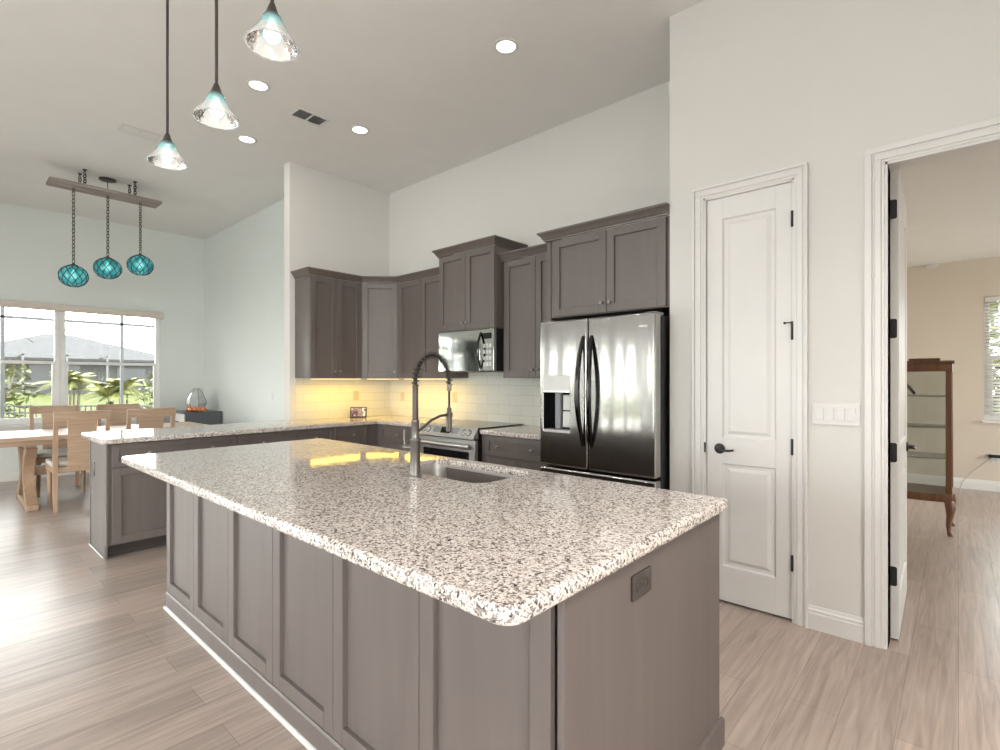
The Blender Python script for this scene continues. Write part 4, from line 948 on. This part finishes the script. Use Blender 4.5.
tb = thing('dining_table', 'pale oak trestle dining table in front of the window', 'dining table', (-7.61, 1.35, 0))
TZ = .765
m = MB(); m.box(-8.10, .25, TZ-.045, -7.12, 2.45, TZ, .005); m.build('tabletop', M['oak_y'], tb)
m = MB(); m.box(-8.0, .36, TZ-.10, -7.22, .385, TZ-.045); m.box(-8.0, 2.315, TZ-.10, -7.22, 2.34, TZ-.045); m.box(-8.0, .385, TZ-.10, -7.975, 2.315, TZ-.045); m.box(-7.245, .385, TZ-.10, -7.22, 2.315, TZ-.045); m.build('apron', M['oak_y'], tb)
for yc in (.715, 1.985):
    m = MB(); m.box(-8.06, yc-.05, 0, -7.10, yc+.05, .065, .008); m.box(-7.96, yc-.045, .63, -7.26, yc+.045, .719, .006)
    for sg in (-1, 1):                      # two curved uprights, back to back
        rings = []
        for k in range(15):
            s_ = k/14; z = .06 + .58*s_; c = -7.60 + sg*(.115 + .24*abs(2*s_-1)**1.7); hw = .06 + .03*abs(2*s_-1)**1.5
            rings.append([(c-hw, yc-.045, z), (c+hw, yc-.045, z), (c+hw, yc+.045, z), (c-hw, yc+.045, z)])
        m.loops(rings)
    m.build('trestle', M['oak'], tb, smooth=30)
m = MB(); m.box(-7.64, .75, .30, -7.56, 1.95, .40, .006); m.build('stretcher', M['oak_y'], tb)

def make_chair(label):
    """chair standing at the origin, facing -X, 0.46 wide along Y"""
    t = thing('dining_chair', label, 'dining chair', (0, 0, 0), 'oak dining chairs')
    hw = .235
    for s in (-1, 1):
        rings = []
        for z, x, a in ((0, .235, .017), (.22, .222, .019), (.45, .213, .021), (.62, .222, .02), (.82, .245, .018), (1.022, .283, .016)):
            y = s*(hw-.021); rings.append([(x-a, y-a, z), (x+a, y-a, z), (x+a, y+a, z), (x-a, y+a, z)])
        MB().loops(rings).build('rear_post', M['oak'], t, smooth=30)
        rings = []
        for z, r in ((0, .017), (.05, .016), (.11, .019), (.3, .024), (.34, .019), (.36, .026), (.44, .027)):
            x, y = -.225, s*(hw-.03); rings.append([(x+r*math.cos(q_), y+r*math.sin(q_), z) for q_ in [2*PI*i/12 for i in range(12)]])
        MB().loops(rings).build('front_leg', M['oak'], t, smooth=40)
    m = MB(); m.box(-.25, -hw, .395, .205, -hw+.025, .455, .003); m.box(-.25, hw-.025, .395, .205, hw, .455, .003); m.box(-.255, -hw+.01, .395, -.23, hw-.01, .455, .003); m.box(.2, -hw+.04, .395, .222, hw-.04, .455, .003); m.build('apron', M['oak'], t)
    m = MB(); m.slab(XYZ, rrect(-.262, -hw-.005, .192, hw+.005, [.05, .025, .025, .05], 5), .455, .505, .02, seg=4); m.build('seat_cushion', M['fabric'], t, smooth=50)
    rings = []
    for k in range(9):
        s_ = k/8; y = -hw+.001 + (2*hw-.002)*s_; bow_ = .018*math.sin(PI*s_); 
        rings.append([(.262+bow_, y, .937), (.285+bow_, y, .937), (.300+bow_, y, 1.03), (.277+bow_, y, 1.03)])
    MB().loops(rings).build('top_rail', M['oak_y'], t, smooth=20)
    rings = []
    for z, x in ((.455, .205), (.62, .216), (.80, .240), (.94, .270)):
        rings.append([(x, -.118, z), (x+.018, -.118, z), (x+.018, .118, z), (x, .118, z)])
    MB().loops(rings).build('splat', M['oak_y'], t, smooth=30)
    return t
c0 = make_chair('pale oak dining chair left of the peninsula end, its back to the kitchen')
c0.location = (-7.10, 1.075, 0)
dup(c0, (-7.10, 1.69, 0), 0, 'pale oak dining chair seen just above the peninsula top, its back to the kitchen')
dup(c0, (-8.12, 1.045, 0), PI, 'pale oak dining chair on the window side of the table, farther left')
dup(c0, (-8.12, 1.70, 0), PI, 'pale oak dining chair on the window side of the table, farther right')

sb = thing('sideboard', 'slate grey sideboard with pale drawers in the dining corner', 'sideboard', (-8.95, 2.81, 0))
m = MB(); m.box(-9.30, 2.56, .06, -8.60, 3.065, .845, .004); m.build('body', M['slategrey'], sb)
m = MB(); m.box(-9.32, 2.535, .845, -8.59, 3.07, .862, .003); m.build('top', M['slategrey'], sb)
for k in range(3):
    m = MB(); m.box(-9.285, 2.543, .08+.255*k, -8.615, 2.56, .325+.255*k, .003); d = m.build('drawer', M['offwhite'], sb)
    m = MB(); m.box(-9.03, 2.522, .20+.255*k, -8.87, 2.534, .212+.255*k, .002); m.box(-9.02, 2.53, .2+.255*k, -9.01, 2.545, .212+.255*k); m.box(-8.89, 2.53, .2+.255*k, -8.88, 2.545, .212+.255*k); m.build('handle', M['iron'], d)
for x in (-9.27, -8.63):
    for y in (2.6, 3.03): MB().box(x-.025, y-.025, 0, x+.025, y+.025, .06, .003).build('foot', M['slategrey'], sb)
tr = thing('glass_terrarium', 'faceted pale glass vessel on a copper base, standing on the sideboard', 'vase', (-8.72, 2.745, .862))
m = MB()
for k in range(11):
    a = 2*PI*k/11; r0 = .085+.025*(k % 2); x, y = -8.72+r0*math.cos(a), 2.745+r0*math.sin(a)
    m.lathe([(0, 0), (.034, .004), (.042, .03), (.03, .065+.02*(k % 3)), (0, .075+.02*(k % 3))], (x, y, .862), 6)
m.lathe([(0, 0), (.1, 0), (.105, .03), (.09, .06), (0, .06)], (-8.72, 2.745, .862), 9); m.build('copper_base', M['copper'], tr, smooth=0)
m = MB(); prof = [(.105, .062), (.143, .13), (.128, .20), (.085, .29), (.045, .345), (.022, .36)]
m.lathe(prof, (-8.72, 2.745, .862), 7, None, False, False); m.lathe([(r-.004, h_) for r, h_ in prof][::-1], (-8.72, 2.745, .862), 7, None, False, False); m.build('glass_body', M['terr_glass'], tr, smooth=0)
m = MB()
for i in range(7):
    a0 = 2*PI*i/7
    ax = Vector((0, 0, 1)); tt = ax.orthogonal().normalized(); bb = ax.cross(tt)
    pts = [Vector((-8.72, 2.745, .862)) + ax*h_ + (tt*math.cos(a0)+bb*math.sin(a0))*(r+.001) for r, h_ in prof]; m.tube(pts, .0035, 5)
m.build('seams', M['nickel'], tr)
m = MB(); rnd = random.Random(3)
for k in range(46):
    c = Vector((-8.70+rnd.uniform(-.07, .09), 2.745+rnd.uniform(-.08, .08), .862+rnd.uniform(.08, .17))); d = Vector((rnd.uniform(-1, 1), rnd.uniform(-1, 1), rnd.uniform(-.2, 1))).normalized(); s_ = d.orthogonal().normalized()*.011
    m.add([c, c+d*.02+s_, c+d*.045, c+d*.02-s_, c+d*.02+Vector((0, 0, .003))], [(0, 1, 4), (1, 2, 4), (2, 3, 4), (3, 0, 4)])
m.build('foliage', M['leafdark'], tr, merge=False)

# ------------------------------------------------------------------ den furniture
cu = thing('curio_cabinet', 'dark wood curio cabinet with glass sides and curved legs in the den', 'display cabinet', (-.29, 6.12, 0))
cx0, cx1, cy0, cy1 = -.56, -.04, 5.90, 6.33
def bowy(x, b=.055): u = (x-cx0)/(cx1-cx0); return cy0 - b*math.sin(PI*u)
def bowplate(m, z0, z1, ins=0.0, r=.003):
    n = 14; pts = [(cx0+ins+(cx1-cx0-2*ins)*k/n, bowy(cx0+ins+(cx1-cx0-2*ins)*k/n)+ins*.6) for k in range(n+1)] + [(cx1-ins, cy1-ins*.5), (cx0+ins, cy1-ins*.5)]
    m.slab(XYZ, pts, z0, z1, r, seg=2); return m
bowplate(MB(), .29, .36).build('base_frame', M['curio'], cu)
bowplate(MB(), 1.43, 1.50).build('top_frame', M['curio'], cu)
m = MB(); n = 14; m.slab(XYZ, [(cx0-.015, cy0-.015)] + [(cx0-.015+(cx1-cx0+.03)*k/n, cy0-.02-.055*math.sin(PI*k/n)) for k in range(1, n)] + [(cx1+.015, cy0-.015), (cx1+.015, cy1+.01), (cx0-.015, cy1+.01)], 1.50, 1.522, .006); m.build('cornice', M['curio'], cu)
m = MB(); m.box(-.34, 5.98, 1.522, -.12, 6.02, 1.548, .006); m.build('crest', M['curio'], cu)
for (x, y) in ((cx0+.022, cy0+.022), (cx1-.022, cy0+.022), (cx0+.018, cy1-.018), (cx1-.018, cy1-.018)):
    m = MB(); m.box(x-.022, y-.02, .36, x+.022, y+.02, 1.43, .004); m.build('post', M['curio'], cu)
    sx = 1 if x > -.3 else -1; sy = -1 if y < 6.1 else 1; rings = []
    for z, o, r in ((.30, 0, .036), (.24, .016, .036), (.17, .012, .026), (.09, -.004, .018), (.035, .004, .017), (.012, .018, .024), (0, .02, .022)):
        rings.append([(x+sx*o*.7+r*math.cos(a), y+sy*o+r*math.sin(a), z) for a in [2*PI*i/12 for i in range(12)]])
    MB().loops(rings).build('leg', M['curio'], cu, smooth=50)
m = MB(); n = 12; pts = [(cx0+.045+(cx1-cx0-.09)*k/n, bowy(cx0+.045+(cx1-cx0-.09)*k/n)+.012) for k in range(n+1)]
m.slab(XYZ, pts + [(x, y+.004) for x, y in pts[::-1]], .362, 1.428); m.build('front_glass', M['curio_glass'], cu, smooth=30)
for x in (cx0+.018, cx1-.022): MB().box(x, cy0+.043, .362, x+.004, cy1-.04, 1.428).build('side_glass', M['curio_glass'], cu, smooth=0)
m = MB(); m.box(cx0+.04, cy1-.022, .362, cx1-.04, cy1-.018, 1.428); m.build('back_glass', M['curio_glass'], cu, smooth=0)
M['shelf_glass'] = pmat('glass_shelf_edge', (.20, .22, .21), .15)
for z in (.66, .93, 1.205):
    m = bowplate(MB(), z, z+.008, .046, .001); m.build('shelf', M['curio_glass'] if False else M['shelf_glass'], cu)
fp = MB(); fp.hexa(lambda a, b, c: Matrix.Translation((-.30, 6.12, 1.2232)) @ Matrix.Rotation(math.radians(-35), 4, 'Y') @ Vector((a, b, c)), (-.012, -.06, 0), (.012, .06, .17), .003)
tag(origin(fp.build('picture_frame', M['gunmetal']), (-.30, 6.12, 1.2232)), 'slim dark frame leaning on the top shelf of the curio cabinet', 'picture frame')
m = MB(); m.tube([(.30, 8.60, .41), (.28, 8.57, .40), (.22, 8.56, .33), (.12, 8.5, .23), (.03, 8.2, .14), (-.03, 7.2, .03), (-.06, 6.6, .008), (-.06, 6.40, .006)], .0045, 6)
pc_ = thing('power_cable', 'thin dark power cord running from the den outlet to the curio cabinet', 'cord', (.30, 8.59, .40)); m.build('cable', M['greyplastic'], pc_)
m = MB(); m.box(.27, 8.572, .412, .40, 8.609, .447, .005); m.build('plug', M['iron'], pc_)
m = MB(); m.box(-.31, 8.575, 2.79, -.19, 8.616, 2.835, .008); tag(origin(m.build('motion_sensor', M['white']), (-.25, 8.6, 2.79)), 'small white sensor high on the den wall under the ceiling', 'sensor')

# ------------------------------------------------------------------ outdoors
GZ = -.5
def gz(x): return GZ + .75*min(1, max(0, (-x-20)/28))
m = MB(); xs = [30, -20, -25, -30, -36, -42, -48, -60, -140]
m.loops([[(x, -60, gz(x)), (x, 90, gz(x)), (x, 90, -1.2), (x, -60, -1.2)] for x in xs]); struct(m.build('ground_lawn', M['grass'], smooth=0))
struct(MB().box(-13.2, -6, GZ-.1, -9.6, 6, -.06).build('ground_terrace', M['patio'], smooth=0))
struct(MB().box(-9.6, -9, GZ-.1, 4, -5.15, -.06).build('ground_patio', M['patio'], smooth=0))
sc_ = thing('screen_enclosure', 'grey aluminium screen frame just outside the dining window', 'screen frame', (-12.5, 1.9, -.06))
for y in (-.9, .86, 2.58, 4.3): MB().box(-12.53, y-.025, -.06, -12.47, y+.025, 3.0, .003).build('post', M['alum'], sc_)
for z in (2.44, 3.0): MB().box(-12.53, -.9, z, -12.47, 4.3, z+.05, .003).build('rail', M['alum'], sc_)
fe = thing('metal_fence', 'black picket fence across the lawn outside the dining window', 'fence', (-18, 3, GZ))
d = Vector((3.1, 2.78, 0)).normalized(); a0 = Vector((-19.47, 1.35, 0)) - d*6; FFn = FR((a0.x, a0.y), (d.x, d.y), 0)
for z in (.62, .43, -.38): MB().fbox(FFn, 0, 16, z, z+.035, -.015, .015).build('rail', M['blackfence'], fe, smooth=0)
m = MB()
for k in range(107): m.fbox(FFn, k*.15, k*.15+.022, GZ, .63, -.01, .01)
m.build('pickets', M['blackfence'], fe, smooth=0)

# house across the water
ho = thing('neighbor_house', 'single-storey house with a grey hip roof and white screened porch beyond the lawn', 'house', (-56, 8, .2))
m = MB(); m.box(-64, .8, .1, -52, 14.5, 2.9); m.build('wall', M['hwall'], ho, smooth=0)
m = MB(); m.add([(-65, 0, 3.0), (-51, 0, 3.0), (-51, 15.2, 3.0), (-65, 15.2, 3.0), (-58, 6.6, 5.3), (-58, 8.2, 5.3), (-65, 0, 2.8), (-51, 0, 2.8), (-51, 15.2, 2.8), (-65, 15.2, 2.8)], [(0, 1, 4), (1, 2, 5, 4), (2, 3, 5), (3, 0, 4, 5), (0, 6, 7, 1), (1, 7, 8, 2), (2, 8, 9, 3), (3, 9, 6, 0), (6, 9, 8, 7)]); m.build('roof', M['hroof'], ho, smooth=0)
for (y0, y1, z0, z1) in ((1.6, 3.4, .8, 2.3), (5.0, 8.0, .25, 2.5), (10.4, 12.4, .8, 2.3)): MB().box(-52.05, y0, z0, -51.95, y1, z1).build('window', M['hglass'], ho, smooth=0)
m = MB()
for y in (2.0, 4.4, 6.8, 9.2): m.box(-49.08, y-.06, .2, -48.92, y+.06, 3.2)
for z in (1.05, 3.1): m.box(-49.08, 2.0, z, -48.92, 9.2, z+.12)
for y in (2.0, 4.4, 6.8, 9.2): m.box(-52, y-.06, 3.1, -49, y+.06, 3.22)
m.build('porch_frame', M['hwhite'], ho, smooth=0)

def leafball(m, c, r, n, size, rnd, flat=1.0):
    for _ in range(n):
        while True:
            p = Vector((rnd.uniform(-1, 1), rnd.uniform(-1, 1), rnd.uniform(-1, 1)))
            if .3 < p.length < 1: break
        q_ = Vector(c) + Vector((p.x*r[0], p.y*r[1], p.z*r[2])); a = Vector((rnd.gauss(0, 1), rnd.gauss(0, 1), rnd.gauss(0, .6))).normalized(); b = a.orthogonal().normalized()
        s_ = size*rnd.uniform(.6, 1.3); m.add([q_-a*s_, q_+b*s_*.35, q_+a*s_, q_-b*s_*.35], [(0, 1, 2, 3)])
def bush(name, label, c, r, n, size, mat, seed, cat='shrub', group='garden shrubs'):
    G0 = gz(c[0]); t = thing(name, label, cat, (c[0], c[1], G0), group); rnd = random.Random(seed); m = MB(); leafball(m, c, r, n, size, rnd); m.build('foliage', M[mat], t, smooth=0, merge=False)
    m = MB()
    for k in range(4):
        a = k*1.6; m.tube([(c[0]+.1*math.cos(a), c[1]+.1*math.sin(a), G0), (c[0]+r[0]*.4*math.cos(a), c[1]+r[1]*.4*math.sin(a), c[2]), (c[0]+r[0]*.6*math.cos(a+.4), c[1]+r[1]*.6*math.sin(a+.4), c[2]+r[2]*.6)], [.06, .045, .02], 6)
    m.build('stem', M['bark'], t)
def palm(label, c, h, n, L_, mat, seed, arch=.55, multi=1):
    g0 = gz(c[0]); t = thing('palm_tree', label, 'palm tree', (c[0], c[1], g0), 'garden palms'); rnd = random.Random(seed); mt = MB(); mf = MB()
    for s_ in range(multi):
        bx = c[0]+(rnd.uniform(-.35, .35) if multi > 1 else 0); by_ = c[1]+(rnd.uniform(-.35, .35) if multi > 1 else 0); hh = h*rnd.uniform(.75, 1.05) if multi > 1 else h
        mt.tube([(bx, by_, g0), (bx+.05, by_+.03, g0+hh*.5), (bx+.02, by_+.06, g0+hh)], [.10, .075, .06] if multi == 1 else [.04, .035, .025], 8)
        for k in range(n):
            az = 2*PI*k/n + rnd.uniform(-.3, .3); el = rnd.uniform(.2, 1.25); prev = None; spine = []
            for i in range(10):
                u = i/9; spine.append(Vector((bx, by_, g0+hh)) + Vector((math.cos(az)*math.cos(el)*u*L_, math.sin(az)*math.cos(el)*u*L_, math.sin(el)*u*L_ - arch*L_*u*u)))
            mf.tube(spine, .012, 4)
            for i in range(1, 10):
                tn = (spine[i]-spine[i-1]).normalized(); sd = tn.cross(Vector((0, 0, 1)));
                if sd.length < .1: continue
                sd.normalize()
                for sg in (-1, 1):
                    for e in (0, .5):
                        p = spine[i-1].lerp(spine[i], e); l_ = L_*.28*math.sin(PI*min(1, (i+e)/10.5)+.12)
                        tip = p + sd*sg*l_*.8 + tn*l_*.55 + Vector((0, 0, -.28*l_)); w_ = tn*.022
                        mf.add([p-w_, p+w_, tip], [(0, 1, 2)])
    mt.build('trunk', M['bark'], t); mf.build('fronds', M[mat], t, smooth=0, merge=False)
palm('tall palm with drooping fronds at the left edge of the dining window', (-25.6, .9, 0), 3.6, 16, 2.0, 'leafdark', 11, .75)
palm('bright clumping palm right of the window mullion', (-26.2, 3.7, 0), 1.7, 9, 1.15, 'palm', 12, .5, 6)
palm('bright clumping palm in the middle of the right window', (-21.9, 4.35, 0), 1.5, 9, 1.05, 'palm', 13, .5, 6)
palm('low clumping palm at the right end of the window view', (-19.3, 5.75, 0), 1.4, 9, .95, 'palm', 14, .5, 6)
bush('garden_shrub', 'loose green shrub at the left of the window view', (-28.5, 1.55, .9), (1.6, 1.5, 1.5), 700, .16, 'leaf', 21)
bush('garden_shrub', 'light green shrub between two palms', (-27.5, 7.4, .7), (1.3, 1.2, 1.2), 600, .15, 'leaf', 22)
bush('garden_shrub', 'tall shrub at the right edge of the window view', (-22.8, 7.7, 1.0), (1.3, 1.2, 1.6), 800, .14, 'leaf', 23)
for i, (x, y, s_) in enumerate(((-18.6, 3.55, .34), (-18.0, 4.12, .30), (-17.2, 4.75, .36))):
    bush('garden_shrub', ['dark low shrub by the fence under the middle palm', 'dark low shrub by the fence just right of its neighbour', 'dark low shrub by the fence at the right of the view'][i], (x, y, .2), (s_, s_, .5), 260, .08, 'leafdark', 31+i)
# trees round the garden (they show in the mirror-like appliances)
for i, (x, y) in enumerate(((-17, -9), (-20, -4.5), (-12, -13), (-7, -14), (-2.5, -13.5))):
    bush('garden_tree', ['leafy tree on the lawn in line with the terrace corner', 'leafy tree on the lawn farthest out from the terrace', 'leafy tree beyond the corner of the house', 'leafy tree behind the patio window', 'leafy tree behind the patio sliding door'][i], (x, y, 2.6), (2.0, 2.0, 2.6), 900, .22, 'leaf', 41+i, 'tree', 'trees round the terrace')
for i, (x, y) in enumerate(((.2, 15.5), (5.2, 12.5))):
    bush('garden_tree', ['leafy tree seen through the den blind', 'leafy tree beside the den'][i], (x, y, 2.4), (1.8, 1.6, 2.4), 900, .2, 'leaf', 61+i, 'tree', 'trees by the den')
